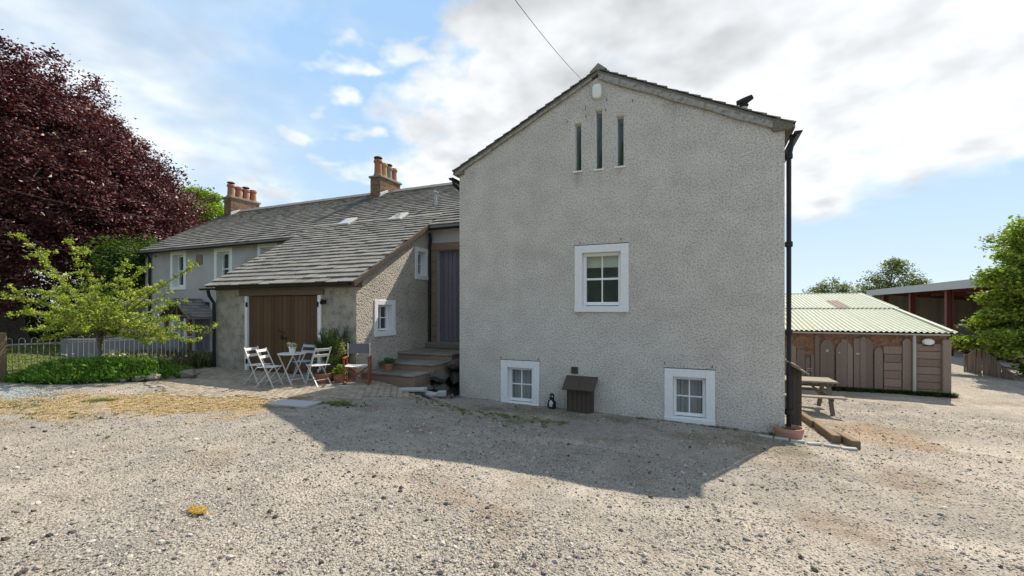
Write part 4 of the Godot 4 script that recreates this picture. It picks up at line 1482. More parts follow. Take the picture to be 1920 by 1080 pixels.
	# two open-crowned trees far behind the green-roofed shed
	var ol := [Color(0.19, 0.22, 0.07), Color(0.15, 0.17, 0.055), Color(0.23, 0.24, 0.09)]
	var oc := []
	for k in 2: oc.append(clump(350 + k, 20, Vector3(0.7, 0.35, 0.7), 0.28, 0.2, ol, lm, 0.1))
	lobes = []
	for q in [[1535, 545, 1.6], [1560, 535, 1.8], [1585, 545, 1.5], [1550, 555, 1.6], [1578, 560, 1.4], [1520, 560, 1.2], [1600, 560, 1.0]]:
		lobes.append([P(q[0], q[1], 66.0), Vector3(q[2], q[2] * 0.6, q[2]), 46])
	base = P(1560, 585, 66.0)
	base.y = -0.3
	tree("field_tree", "smaller rounded tree beyond the green corrugated shed roof", base, 3.0, 0.2, Vector3.ZERO, lobes, oc, Vector2(0.6, 1.1), "bark", 63, 0.2)
	lobes = []
	for q in [[1625, 535, 1.6], [1610, 550, 1.3], [1640, 550, 1.5], [1655, 515, 1.5], [1675, 500, 1.6], [1690, 505, 1.4], [1705, 520, 1.5], [1715, 535, 1.4], [1690, 530, 1.5], [1665, 535, 1.4], [1660, 545, 1.6], [1725, 528, 1.0], [1640, 525, 1.0], [1680, 492, 1.0], [1700, 545, 1.5]]:
		lobes.append([P(q[0], q[1], 58.0), Vector3(q[2] * 1.1, q[2] * 0.55, q[2] * 1.1), 26])
	base = P(1665, 600, 58.0)
	base.y = -0.3
	tree("field_tree", "taller open-crowned tree behind the barn's left end", base, 4.0, 0.26, Vector3.ZERO, lobes, oc, Vector2(0.6, 1.1), "bark", 67, 0.15)
	# the trees across the lane, which the gable's panes mirror
	var names := ["tall green tree across the lane, middle one of three", "tall green tree across the lane, left one of three", "tall green tree across the lane, right one of three"]
	for i in 3:
		lobes = []
		var b: Vector3 = [V(-3.0, 0.4, -28.0), V(-11.0, 0.4, -30.0), V(5.5, 0.3, -31.0)][i]
		for k in 16:
			var d := Vector3(rng.randfn(), rng.randfn() * 0.9, rng.randfn()).normalized()
			var rl := rr(1.8, 2.6)
			lobes.append([b + Vector3(0, 9.5, 0) + d * Vector3(3.8, 6.5, 3.8), Vector3(rl, rl * 0.8, rl), 90])
		tree("lane_tree", names[i], b, 6.0, 0.4, Vector3.ZERO, lobes, lc, Vector2(1.0, 1.7), "bark", 71 + i, 0.3, "", false)

func build_shrub() -> void:
	rng.seed = 83
	var base := P(190, 690, 11.4)
	base.y = 0.55
	var t := thing("thorn_tree", "small sprawling tree with bright green leaves growing from the planted bed", "tree", base)
	var ends := [[40, 440, 11.6], [132, 455, 11.0], [75, 478, 12.0], [30, 560, 11.2], [22, 590, 11.6], [70, 545, 10.9], [110, 520, 11.8], [165, 500, 11.3], [180, 540, 10.7], [235, 490, 11.6], [265, 505, 11.0], [240, 545, 11.9], [305, 530, 11.2], [368, 496, 11.4], [300, 560, 11.9], [345, 565, 11.0], [330, 598, 10.8], [402, 612, 10.9], [390, 625, 11.3], [355, 640, 11.0], [300, 622, 10.6], [260, 610, 11.8], [230, 590, 10.6], [130, 585, 10.7], [90, 600, 11.9], [55, 620, 10.8], [110, 632, 11.4], [155, 620, 10.5], [215, 625, 11.6], [280, 645, 11.2], [150, 560, 12.0], [205, 560, 12.2], [60, 585, 12.0], [320, 630, 11.8]]
	var mb := MB.new()
	var stem := []
	for k in 3:
		var top := base + Vector3(rr(-0.15, 0.15), 0.85 + k * 0.12, rr(-0.15, 0.15))
		stem.append(top)
		mb.tube(bez(base + Vector3(rr(-0.06, 0.06), -0.15, rr(-0.06, 0.06)), base + Vector3(rr(-0.1, 0.1), 0.4, 0), top, 5), taper(5, 0.055, 0.035), 8)
	part(t, "trunk", mb, mats["bark_pale"])
	var cols := [Color(0.44, 0.47, 0.09), Color(0.33, 0.40, 0.06), Color(0.52, 0.52, 0.13), Color(0.23, 0.31, 0.05)]
	var cl := []
	for k in 3: cl.append(clump(400 + k, 13, Vector3(0.085, 0.05, 0.085), 0.062, 0.042, cols, mats["leaf"], 0.1))
	var sets := [[], [], []]
	var tint := [[], [], []]
	var twigs := MB.new()
	for e in ends:
		var tip := P(e[0], e[1], e[2])
		var s: Vector3 = stem[rng.randi() % 3]
		var mid := s.lerp(tip, 0.5) + Vector3(0, 0.12 + rr(0, 0.2), 0)
		var pts := bez(s, mid, tip, 14)
		mb = MB.new()
		mb.tube(pts, taper(14, 0.02, 0.004), 5, false)
		part(t, "branch", mb, mats["bark_pale"])
		for i in range(3, 15):
			var p: Vector3 = pts[i]
			for q in 2:
				var k := rng.randi() % 3
				sets[k].append(Transform3D(Basis.from_euler(Vector3(rr(-1, 1), rr(0, TAU), rr(-1, 1))).scaled(Vector3.ONE * rr(0.7, 1.15)), p + Vector3(rr(-0.05, 0.05), rr(-0.03, 0.05), rr(-0.05, 0.05))))
				var g := rr(0.75, 1.2)
				tint[k].append(Color(g, g, g))
			if rng.randf() < 0.5:
				var d := Vector3(rng.randfn(), rr(-0.2, 0.7), rng.randfn()).normalized() * rr(0.18, 0.5)
				twigs.tube([p, p + d * 0.5 + Vector3(0, 0.02, 0), p + d], [0.006, 0.005, 0.003], 4, false)
				var nn := int(d.length() / 0.075)
				for j in nn:
					var k := rng.randi() % 3
					sets[k].append(Transform3D(Basis.from_euler(Vector3(rr(-1, 1), rr(0, TAU), rr(-1, 1))).scaled(Vector3.ONE * rr(0.7, 1.1)), p + d * float(j + 1) / nn + Vector3(rr(-0.03, 0.03), rr(-0.02, 0.03), rr(-0.03, 0.03))))
					var g := rr(0.75, 1.2)
					tint[k].append(Color(g, g, g))
	part(t, "twigs", twigs, mats["bark_pale"], "stuff")
	for k in 3: multi(t, "crown", cl[k], sets[k], tint[k])

func tuft_mesh(sd: int, n: int, h: float, spread: float, wd: float, cols: Array) -> ArrayMesh:
	var q := RandomNumberGenerator.new()
	q.seed = sd
	var mb := MB.new()
	for i in n:
		var a := q.randf() * TAU
		var d := Vector3(cos(a), 0, sin(a))
		var s := d.cross(Vector3.UP) * wd
		var p := d * q.randf() * spread * 0.4
		var k := q.randf_range(0.6, 1.1)
		var m := p + d * spread * 0.3 * k + Vector3(0, h * 0.65 * k, 0)
		var e := p + d * spread * k + Vector3(0, h * k * q.randf_range(0.75, 1.0), 0)
		var c: Color = cols[q.randi() % cols.size()]
		var g := q.randf_range(0.75, 1.25)
		mb.col = Color(c.r * g, c.g * g, c.b * g)
		mb.tri(p - s, p + s, m + s * 0.7)
		mb.tri(p - s, m + s * 0.7, m - s * 0.7)
		mb.tri(m - s * 0.7, m + s * 0.7, e)
	return mesh_of(mb, mats["leaf_grass"])

func scatter(called: String, label: String, category: String, mesh: Mesh, pts: Array, smin: float, smax: float) -> void:
	var xf := []
	var cs := []
	for p in pts:
		xf.append(Transform3D(Basis(Vector3.UP, rr(0, TAU)).scaled(Vector3.ONE * rr(smin, smax)), p))
		var g := rr(0.8, 1.2)
		cs.append(Color(g, g, g))
	var o := multi(self, called, mesh, xf, cs)
	tag(o, label, category, "", "stuff")

func build_ground_cover() -> void:
	rng.seed = 91
	var green := [Color(0.1, 0.17, 0.03), Color(0.14, 0.2, 0.04), Color(0.07, 0.13, 0.025)]
	var straw := [Color(0.42, 0.30, 0.15), Color(0.5, 0.38, 0.21), Color(0.34, 0.24, 0.11)]
	# lawn behind the fence
	var pts := []
	for i in 9000:
		var u := rr(-22.0, -9.7)
		var w := rr(-5.5, 1.6)
		if u + 0.25 * (w + 3.0) > -9.9: continue
		pts.append(G(u, w, -0.01))
	scatter("lawn_grass", "short mown lawn grass behind the bow-topped fence", "grass", tuft_mesh(1, 12, 0.06, 0.07, 0.006, [Color(0.16, 0.21, 0.05), Color(0.24, 0.25, 0.08), Color(0.11, 0.16, 0.03)]), pts, 0.8, 1.5)
	# dead grass over the band
	pts = []
	for i in 26000:
		var u := rr(-9.5, 0.5)
		var w := rr(-8.0, -2.6)
		if dry_band(u, w) < rng.randf() * 0.9 + 0.1: continue
		pts.append(G(u, w, 0.0))
	scatter("dead_grass", "dry straw-coloured dead grass strip along the yard's left", "grass", tuft_mesh(2, 9, 0.022, 0.06, 0.004, straw), pts, 0.6, 1.3)
	# moss, weeds
	pts = []
	for i in 150:
		pts.append(G(-6.0 + rng.randfn() * 1.6, -5.9 + rng.randfn() * 0.22, 0.0))
	for i in 130:
		pts.append(G(-4.85 + rng.randfn() * 0.12, -5.05 + rng.randfn() * 0.1, 0.0))
	for i in 260:
		pts.append(G(rr(-0.9, 3.2), -1.2 - absf(rng.randfn()) * 0.5, 0.0))
	for i in 120:
		pts.append(G(-0.5 + rng.randfn() * 0.2, -3.45 + rng.randfn() * 0.1, 0.0))
	for i in 70:
		pts.append(G(rr(4.3, 6.8), -0.06 - absf(rng.randfn()) * 0.04, 0.0))
	scatter("yard_weeds", "low green weeds and moss tufts in the gravel", "weeds", tuft_mesh(3, 10, 0.03, 0.05, 0.005, [Color(0.1, 0.12, 0.03), Color(0.14, 0.15, 0.04), Color(0.16, 0.2, 0.05)]), pts, 0.6, 1.5)
	pts = []
	for i in 60:
		pts.append(G(1.59 + rng.randfn() * 0.06, -7.19 + rng.randfn() * 0.03, 0.0))
	scatter("orange_moss", "small tuft of orange-brown moss in the left foreground gravel", "moss", tuft_mesh(4, 12, 0.012, 0.03, 0.004, [Color(0.45, 0.26, 0.04), Color(0.38, 0.24, 0.06)]), pts, 0.7, 1.3)
	# rank grass along the shed's foot
	pts = []
	for i in 900:
		pts.append(G(rr(7.4, 12.2), 7.26 - absf(rng.randfn()) * 0.1, -0.02))
	for i in 14:
		pts.append(G(12.24 + rng.randfn() * 0.03, 7.2 + rr(-0.1, 0.2), 0.0))
	scatter("shed_grass", "strip of rank dark grass along the foot of the shed", "grass", tuft_mesh(5, 12, 0.13, 0.1, 0.008, [Color(0.035, 0.06, 0.015), Color(0.05, 0.08, 0.02)]), pts, 0.6, 1.3)
	# weeds by the farmhouse wall, left of the garage
	pts = []
	for i in 420:
		pts.append(G(rr(-12.2, -7.6), rr(-2.0, -0.2), 0.0))
	scatter("wall_weeds", "tall dark weeds between the fence end and garage corner", "weeds", tuft_mesh(6, 12, 0.34, 0.16, 0.012, [Color(0.06, 0.09, 0.03), Color(0.09, 0.11, 0.04), Color(0.15, 0.13, 0.06)]), pts, 0.5, 1.4)
	# blue slate chips by the gate
	var xf := []
	var cs := []
	for i in 2600:
		var u := -7.6 + rng.randfn() * 0.75
		var w := -5.45 + rng.randfn() * 0.28 - 0.1 * (u + 7.6)
		xf.append(Transform3D(Basis.from_euler(Vector3(rr(-0.3, 0.3), rr(0, TAU), rr(-0.3, 0.3))).scaled(Vector3(1, 0.35, 0.7) * rr(0.014, 0.034)), G(u, w, 0.012)))
		var g := rr(0.2, 0.42)
		cs.append(Color(g * 0.9, g * 1.02, g * 1.06))
	tag(multi(self, "slate_chips", stone_mesh(120, mats["pebble"]), xf, cs), "patch of blue-grey slate chips beside the gate post", "gravel", "", "stuff")

func build_bed() -> void:
	rng.seed = 101
	# mound of soil
	var c := Vector2(-8.05, -3.55)
	var ax := Vector2(0.86, 0.51)   # long axis in u, w
	var m := MB.new()
	var hgt := func(a: float, b: float) -> float: return 0.30 * (1.0 - ss(0.45, 1.0, sqrt(a * a + b * b)))
	var N := 26
	for i in N:
		for j in N:
			var q := []
			for k in [[0, 0], [1, 0], [1, 1], [0, 1]]:
				var a: float = -1.0 + 2.0 * (i + k[0]) / N
				var b: float = -1.0 + 2.0 * (j + k[1]) / N
				var p: Vector2 = c + ax * a * 2.0 + Vector2(-ax.y, ax.x) * b * 0.78
				q.append(G(p.x, p.y, hgt.call(a, b) - 0.03))
			m.quad(q[0], q[1], q[2], q[3], Vector3.UP)
	var soil := part(self, "planting_bed", m, mats["soil"])
	tag(soil, "raised soil bed under the small sprawling tree by the fence", "flower bed")
	var cols := [Color(0.11, 0.23, 0.035), Color(0.16, 0.29, 0.045), Color(0.07, 0.15, 0.03), Color(0.21, 0.31, 0.06)]
	var meshes := []
	for k in 3: meshes.append(clump(420 + k, 18, Vector3(0.1, 0.05, 0.1), 0.1, 0.035, cols, mats["leaf"], -0.4, 0.3))
	var sets := [[], [], []]
	var tint := [[], [], []]
	for i in 2700:
		var a := rr(-1, 1)
		var b := rr(-1, 1)
		if a * a + b * b > 0.98: continue
		var p: Vector2 = c + ax * a * 2.0 + Vector2(-ax.y, ax.x) * b * 0.78
		var k := rng.randi() % 3
		sets[k].append(Transform3D(Basis(Vector3.UP, rr(0, TAU)).scaled(Vector3.ONE * rr(0.7, 1.35)), G(p.x, p.y, hgt.call(a, b) + rr(0.0, 0.13))))
		var g := rr(0.7, 1.25)
		tint[k].append(Color(g, g, g))
	for k in 3:
		tag(multi(self, "bed_foliage", meshes[k], sets[k], tint[k]), ["low spreading green foliage covering the planting bed", "fresh green leaves filling the planting bed", "dark green leaves low in the planting bed"][k], "ground cover", "", "stuff")
	# white bells
	var xf := []
	var fl := MB.new()
	for k in 6:
		var a := TAU * k / 6.0
		fl.col = Color(0.75, 0.75, 0.7)
		fl.tri(Vector3.ZERO, Vector3(cos(a), 0.3, sin(a)) * 0.03, Vector3(cos(a + 0.8), 0.3, sin(a + 0.8)) * 0.03)
	for i in 60:
		var a := rr(-0.9, 0.9)
		var b := rr(0.0, 0.95)
		var p: Vector2 = c + ax * a * 2.0 + Vector2(-ax.y, ax.x) * b * 0.78
		xf.append(Transform3D(Basis.from_euler(Vector3(rr(-1, 1), rr(0, 6), rr(-1, 1))), G(p.x, p.y, 0.42 + rr(0, 0.16))))
	tag(multi(self, "white_flowers", mesh_of(fl, mats["leaf"]), xf, []), "small white flowers standing above the planting bed", "flowers", "", "stuff")
	# edging stones
	for k in 5:
		var a := lerpf(0.45, 1.02, k / 4.0)
		var p := c + ax * a * 1.95 + Vector2(-ax.y, ax.x) * (-0.80 + 0.55 * maxf(a, 0.0) * maxf(a, 0.0))
		var s := stone_mesh(140 + k, mats["stone_%d" % (k % 4)])
		var o := MeshInstance3D.new()
		o.name = numbered("edging_stone")
		o.mesh = s
		add_child(o, true)
		var sz := 0.10 + 0.05 * (k % 3) + (0.08 if k == 4 else 0.0)
		o.transform = Transform3D(Basis(Vector3.UP, rr(0, 6)).scaled(Vector3(1.3, 1.1, 1.0) * sz), G(p.x, p.y, sz * 0.45))
		tag(o, ["leftmost small mossy stone edging the planting bed", "second mossy stone from the left edging the planting bed", "middle mossy stone of the five edging the planting bed", "mossy edging stone next to the bed's largest stone", "largest rough stone at the right end of the planting bed"][k], "stone", "stones edging the planting bed")

# ------------------------------------------------------------------ fence and gate post
func build_fence() -> void:
	rng.seed = 111
	var a := V(-9.95, 0.45, -4.75)
	var b := V(-9.0, 0.45, -0.9)
	var d := (b - a).normalized()
	var len := (b - a).length()
	var t := thing("bow_top_fence", "grey iron bow-topped fence behind the planting bed", "fence", a)
	for y in [0.22, 0.86]:
		var m := MB.new()
		m.bar(a + Vector3(0, y, 0), b + Vector3(0, y, 0), 0.008, 0.035)
		part(t, "rail", m, mats["fence_iron"])
	var n := int(len / 0.21)
	for k in n:
		var m := MB.new()
		var p := a + d * (0.1 + k * 0.21)
		var q := p + d * 0.105
		var pts := [p + Vector3(0, -0.02, 0), p + Vector3(0, 0.95, 0)]
		for i in range(1, 8):
			var g := PI * i / 8.0
			pts.append((p + q) * 0.5 + Vector3(0, 0.95 + 0.06 * sin(g), 0) - d * 0.0525 * cos(g))
		pts.append(q + Vector3(0, 0.95, 0))
		pts.append(q + Vector3(0, -0.02, 0))
		var r := []
		for i in pts: r.append(0.0075)
		m.tube(pts, r, 6)
		part(t, "hoop", m, mats["fence_iron"])
	var m2 := MB.new()
	m2.span(V(-9.78, 0.3, -4.92), V(-9.58, 1.62, -4.74), 0.02)
	var gp := part(self, "gate_post", m2, mats["post_timber"])
	tag(gp, "square weathered timber gate post at the left edge", "post")
	# low rendered wall and outhouse beyond
	m2 = MB.new()
	m2.loft([V(-14.95, 0.2, -1.7), V(-14.95, 1.12, -1.7), V(-14.95, 1.12, -1.45), V(-14.95, 0.2, -1.45)], [V(-11.2, 0.2, -0.1), V(-11.2, 1.12, -0.1), V(-11.2, 1.12, 0.15), V(-11.2, 0.2, 0.15)])
	tag(part(self, "garden_wall", m2, mat("lilac_render", lin(0.22, 0.22, 0.26), 0.92, texs["fine"], Vector3.ONE * 0.9)), "low lilac-grey rendered garden wall behind the iron fence", "wall")
	var oh := thing("outhouse", "low dark outhouse with slate roof at the farmhouse's left end", "outhouse", V(-18.6, 0.45, 2.5))
	m2 = MB.new()
	m2.span(V(-20.2, 0.2, 1.9), V(-17.25, 2.1, 5.2))
	part(oh, "wall", m2, mats["house_render"])
	m2 = MB.new()
	m2.loft([V(-20.4, 2.0, 1.65), V(-17.25, 2.0, 1.65), V(-17.25, 2.1, 1.65), V(-20.4, 2.1, 1.65)], [V(-20.4, 3.3, 4.9), V(-17.25, 3.3, 4.9), V(-17.25, 3.4, 4.9), V(-20.4, 3.4, 4.9)])
	slate_courses(m2, V(-20.4, 2.11, 1.65), Vector3.RIGHT, V(0, 1.3, 3.25).normalized(), 3.13, 3.4, 0.24, 0.2, 0.025)
	part(oh, "roof", m2, mats["slate"])

# ------------------------------------------------------------------ patio and steps
func build_patio() -> void:
	rng.seed = 121
	var m := MB.new()
	var outline := [Vector2(-8.4, -3.0), Vector2(-6.3, -3.5), Vector2(-4.2, -4.2), Vector2(-3.0, -3.9), Vector2(-1.6, -3.35), Vector2(-0.7, -3.0), Vector2(-0.25, -2.1), Vector2(-0.2, -1.5), Vector2(-0.35, -1.15), Vector2(-2.2, -1.15), Vector2(-8.4, -1.15)]
	var pv := PackedVector2Array(outline)
	var t := Node3D.new()
	t.name = "patio"
	add_child(t)
	t.set_meta("kind", "structure")
	t.position = V(-4.0, 0.45, -2.2)
	# bedding
	var xf := []
	var cs := []
	var row := 0
	var w := -4.2
	var mesh_m := MB.new()
	mesh_m.box(Vector3.ZERO, Vector3(1, 1, 1), Basis.IDENTITY, 0.12)
	var sett := mesh_of(mesh_m, mat("sett", Color.WHITE, 0.85, texs["stn"], Vector3.ONE * 2.0, texs["fineh"], 0.5))
	while w < -1.1:
		var u := -8.4 + 0.08 * (row % 2)
		while u < -0.2:
			var p := Vector2(u, w)
			var pj := Vector2(u + nz.get_noise_2d(u * 80.0, w * 80.0) * 0.3, w + nz.get_noise_2d(w * 80.0, u * 80.0) * 0.3)
			if Geometry2D.is_point_in_polygon(pj, pv):
				xf.append(Transform3D(Basis.from_euler(Vector3(rr(-0.03, 0.03), rr(-0.05, 0.05), rr(-0.03, 0.03))).scaled_local(Vector3(0.15, 0.08, 0.095)), G(u, w, -0.022 + rr(0, 0.008))))
				var g := rr(0.27, 0.40)
				cs.append(Color(g * 1.12, g * 0.95, g * 0.78))
			u += 0.163
		w += 0.107
		row += 1
	multi(t, "setts", sett, xf, cs)
	# stone steps up to the plank door
	var st := thing("stone_steps", "worn stone steps climbing to the tall plank door", "steps", V(-1.2, 0.45, -0.5))
	var rises := [[0.45, 0.63, -1.05, -0.3], [0.63, 0.81, -0.4, -0.3], [0.81, 0.99, 0.38, -0.35]]
	var ends := [-0.62, -0.5, -0.45]
	for k in 3:
		var r = rises[k]
		var wend: float = [-0.3, 0.5, HF - 0.02][k]
		# tread of three flags with a darker riser set back beneath
		m = MB.new()
		m.span(V(GS + 0.01, r[0] - 0.2, r[2] + 0.03), V(ends[k] - 0.02, r[1] - 0.055, wend), 0.01)
		part(st, "riser", m, mats["sandstone"])
		var u := GS + 0.01
		var j := 0
		while u < ends[k] - 0.05:
			var l := minf(rr(0.45, 0.7), ends[k] - u)
			m = MB.new()
			m.span(V(u + 0.003, r[1] - 0.053, r[2] + rr(-0.012, 0.012)), V(u + l - 0.006, r[1] + rr(-0.004, 0.004), wend + 0.02), 0.012)
			part(st, "tread_flag", m, mats["stone_%d" % ((k + j) % 4)])
			u += l
			j += 1
	# rough cheek of big stones on the right of the steps
	for q in [[-0.42, 0.30, -0.85, 0.42, 0.2, 0.5, 0.1], [-0.34, 0.52, -0.35, 0.36, 0.26, 0.75, -0.08], [-0.32, 0.74, 0.35, 0.34, 0.28, 0.8, 0.05], [-0.30, 0.92, 1.15, 0.34, 0.24, 0.9, 0.0], [-0.36, 0.2, -0.35, 0.44, 0.3, 0.7, 0.0], [-0.34, 0.42, 0.5, 0.4, 0.4, 0.9, 0.0], [-0.32, 0.6, 1.3, 0.4, 0.5, 0.9, 0.0]]:
		piece(st, "cheek_stone", stone_mesh(160 + int(q[2] * 10.0), mats["stone_dark"]), Transform3D(Basis.from_euler(Vector3(0.05, q[6] + 0.3, q[6])).scaled_local(Vector3(q[3] * 0.62, q[4] * 1.0, q[5] * 0.62)), V(q[0] - 0.02, q[1], q[2])))
	# flat slabs at the foot
	for q in [[-0.45, 0.36, -1.32, 0.62, 0.07, 0.22, 0.18, "long pale slab lying at the foot of the stone steps"], [-0.12, 0.27, -1.18, 0.5, 0.07, 0.2, -0.5, "tilted pale slab between the steps and gable corner"], [-0.05, 0.2, -0.75, 0.2, 0.12, 0.16, 0.3, "small stone in the dark gap beside the gable corner"]]:
		m = MB.new()
		m.box(V(q[0], q[1], q[2]), Vector3(q[3], q[4], q[5]), Basis.from_euler(Vector3(0.03, q[6], 0.05)), 0.015)
		tag(part(self, "stone_slab", m, mats["concrete"]), q[7], "slab")
	# concrete cover in the yard
	m = MB.new()
	var gy := ground_y(-1.25, -3.85)
	m.box(V(-1.25, gy + 0.01, -3.8), Vector3(0.85, 0.05, 0.42), Basis(Vector3.UP, 0.12), 0.008)
	var cov := part(self, "drain_cover", m, mats["concrete"])
	tag(cov, "pale rectangular concrete drain cover in the gable's shadow", "drain cover")

# ------------------------------------------------------------------ garden furniture and pots
func make_bistro_chair(m: Material) -> Node3D:
	# faces +z, seat .45 high
	var t := thing("bistro_chair", "", "chair")
	var w := 0.19
	for s in [-1.0, 1.0]:
		var mb := MB.new()
		mb.bar(Vector3(s * w, 0.0, 0.20), Vector3(s * w, 0.86, -0.20), 0.014, 0.024, 0.0, Vector3.RIGHT)
		lpart(t, "back_leg", mb, m)
		mb = MB.new()
		mb.bar(Vector3(s * (w - 0.022), 0.0, -0.24), Vector3(s * (w - 0.022), 0.46, 0.17), 0.014, 0.024, 0.0, Vector3.RIGHT)
		lpart(t, "front_leg", mb, m)
	for k in 7:
		var mb := MB.new()
		mb.box(Vector3(0, 0.458, -0.155 + k * 0.056), Vector3(0.38, 0.012, 0.042), Basis.IDENTITY, 0.003)
		lpart(t, "seat_slat", mb, m)
	for k in 2:
		var mb := MB.new()
		var y := 0.81 - k * 0.135
		mb.box(Vector3(0, y, -0.176 + k * 0.062), Vector3(0.40, 0.065, 0.012), Basis(Vector3.RIGHT, -0.43), 0.003)
		lpart(t, "back_slat", mb, m)
	var mb2 := MB.new()
	mb2.bar(Vector3(-w, 0.13, 0.14), Vector3(w, 0.13, 0.14), 0.01, 0.014)
	mb2.bar(Vector3(-w, 0.13, -0.125), Vector3(w, 0.13, -0.125), 0.01, 0.014)
	mb2.bar(Vector3(-w, 0.44, -0.01), Vector3(w, 0.44, -0.01), 0.01, 0.014)
	lpart(t, "stretcher", mb2, m)
	return t

func pot_plant(called: String, label: String, at: Vector3, prof: Array, m: Material, soil_r: float, soil_y: float) -> Node3D:
	var t := thing(called, label, "plant pot", at)
	var mb := MB.new()
	mb.lathe(Vector3.ZERO, prof, 28)
	lpart(t, "pot", mb, m)
	mb = MB.new()
	mb.lathe(Vector3.ZERO, [[0.0, soil_y - 0.02], [soil_r, soil_y - 0.02], [soil_r, soil_y], [0.0, soil_y + 0.01]], 20)
	lpart(t, "soil", mb, mats["soil"])
	return t

func build_furniture() -> void:
	rng.seed = 131
	var gy := 0.455
	var paint: Material = mats["chair_paint"]
	var spots := [[-3.22, -2.76, 1.95, "grey slatted folding chair nearest the camera, left of the table"], [-3.78, -2.62, 1.75, "grey folding chair half hidden behind the nearest folding chair"], [-2.46, -2.12, -1.75, "grey folding chair at the table's right beside the potted plants"]]
	var proto: Node3D = null
	for s in spots:
		var c: Node3D
		if proto == null:
			proto = make_bistro_chair(paint)
			c = proto
		else:
			c = proto.duplicate()
			c.name = numbered("bistro_chair")
			add_child(c, true)
		c.position = V(s[0], gy, s[1])
		c.rotation.y = s[2]
		tag(c, s[3], "chair", "folding chairs round the bistro table")
	var bc := make_bistro_chair(mats["chair_blue"])
	bc.position = V(-3.35, gy, -1.72)
	bc.rotation.y = 0.1
	tag(bc, "blue-grey folding chair behind the table before the brown doors", "chair", "folding chairs round the bistro table")
	# table
	var tp := V(-3.08, gy, -2.30)
	var t := thing("bistro_table", "small round grey folding table with crossed legs", "table", tp, -0.1)
	var m := MB.new()
	m.lathe(Vector3.ZERO, [[0.0, 0.695], [0.30, 0.695], [0.305, 0.70], [0.305, 0.712], [0.30, 0.716], [0.0, 0.716]], 32)
	lpart(t, "table_top", m, paint)
	for s in [-1.0, 1.0]:
		for z in [-1.0, 1.0]:
			m = MB.new()
			m.bar(Vector3(-s * 0.25, 0.69, z * (0.17 if s > 0 else 0.145)), Vector3(s * 0.25, 0.0, z * (0.17 if s > 0 else 0.145)), 0.014, 0.024, 0.0, Vector3.BACK)
			lpart(t, "leg", m, paint)
	m = MB.new()
	m.bar(Vector3(-0.2, 0.14, -0.17), Vector3(-0.2, 0.14, 0.17), 0.01, 0.014)
	m.bar(Vector3(0.2, 0.14, -0.17), Vector3(0.2, 0.14, 0.17), 0.01, 0.014)
	lpart(t, "stretcher", m, paint)
	# flower pot on it
	var fp := pot_plant("flower_pot", "white pot of pale flowers standing on the bistro table", tp + Vector3(0.03, 0.716, 0.02), [[0.0, 0.0], [0.058, 0.0], [0.075, 0.13], [0.082, 0.135], [0.08, 0.15], [0.068, 0.15], [0.062, 0.11]], mats["white_pot"], 0.066, 0.12)
	var fx := []
	var fc := []
	var fm := clump(450, 10, Vector3(0.03, 0.02, 0.03), 0.035, 0.03, [Color(0.7, 0.66, 0.6), Color(0.72, 0.55, 0.45), Color(0.1, 0.16, 0.05), Color(0.12, 0.2, 0.06)], mats["leaf"], -0.2)
	for i in 26:
		fx.append(Transform3D(Basis.from_euler(Vector3(rr(-1, 1), rr(0, 6), rr(-1, 1))), fp.position + Vector3(rr(-0.07, 0.07), 0.15 + rr(0, 0.07), rr(-0.07, 0.07))))
		fc.append(Color.WHITE)
	multi(fp, "flowers", fm, fx, fc)
	# director's chair
	var dc := thing("folding_armchair", "red-brown folding wooden armchair with grey canvas back", "chair", V(-1.75, gy, -1.65), 0.6)
	var rw: Material = mats["red_wood"]
	for s in [-1.0, 1.0]:
		m = MB.new()
		m.box(Vector3(s * 0.27, 0.30, 0.20), Vector3(0.035, 0.60, 0.035), Basis.IDENTITY, 0.005)
		lpart(dc, "front_post", m, rw)
		m = MB.new()
		m.box(Vector3(s * 0.27, 0.30, -0.20), Vector3(0.035, 0.60, 0.035), Basis.IDENTITY, 0.005)
		lpart(dc, "rear_post", m, rw)
		m = MB.new()
		m.box(Vector3(s * 0.27, 0.615, 0.0), Vector3(0.055, 0.03, 0.48), Basis.IDENTITY, 0.008)
		lpart(dc, "armrest", m, rw)
		m = MB.new()
		m.box(Vector3(s * 0.245, 0.76, -0.21), Vector3(0.02, 0.32, 0.03), Basis(Vector3.RIGHT, 0.1), 0.004)
		lpart(dc, "back_post", m, mats["canvas_pale"])
		m = MB.new()
		m.bar(Vector3(-s * 0.25, 0.04, 0.22 * 1.0), Vector3(s * 0.25, 0.40, 0.22), 0.022, 0.028, 0.004, Vector3.BACK)
		m.bar(Vector3(-s * 0.25, 0.04, -0.22), Vector3(s * 0.25, 0.40, -0.22), 0.022, 0.028, 0.004, Vector3.BACK)
		lpart(dc, "cross_leg", m, rw)
		m = MB.new()
		m.box(Vector3(s * 0.27, 0.015, 0.0), Vector3(0.035, 0.03, 0.46), Basis.IDENTITY, 0.005)
		lpart(dc, "foot_rail", m, rw)
	m = MB.new()
	for k in 8:
		var a := -0.25 + 0.5 * k / 8.0
		var b := a + 0.0625
		var ya := 0.425 - 0.02 * cos(a / 0.25 * PI * 0.5)
		var yb := 0.425 - 0.02 * cos(b / 0.25 * PI * 0.5)
		m.loft([Vector3(a, ya, -0.2), Vector3(b, yb, -0.2), Vector3(b, yb + 0.012, -0.2), Vector3(a, ya + 0.012, -0.2)], [Vector3(a, ya, 0.21), Vector3(b, yb, 0.21), Vector3(b, yb + 0.012, 0.21), Vector3(a, ya + 0.012, 0.21)])
	lpart(dc, "seat", m, mats["canvas_pale"])
	m = MB.new()
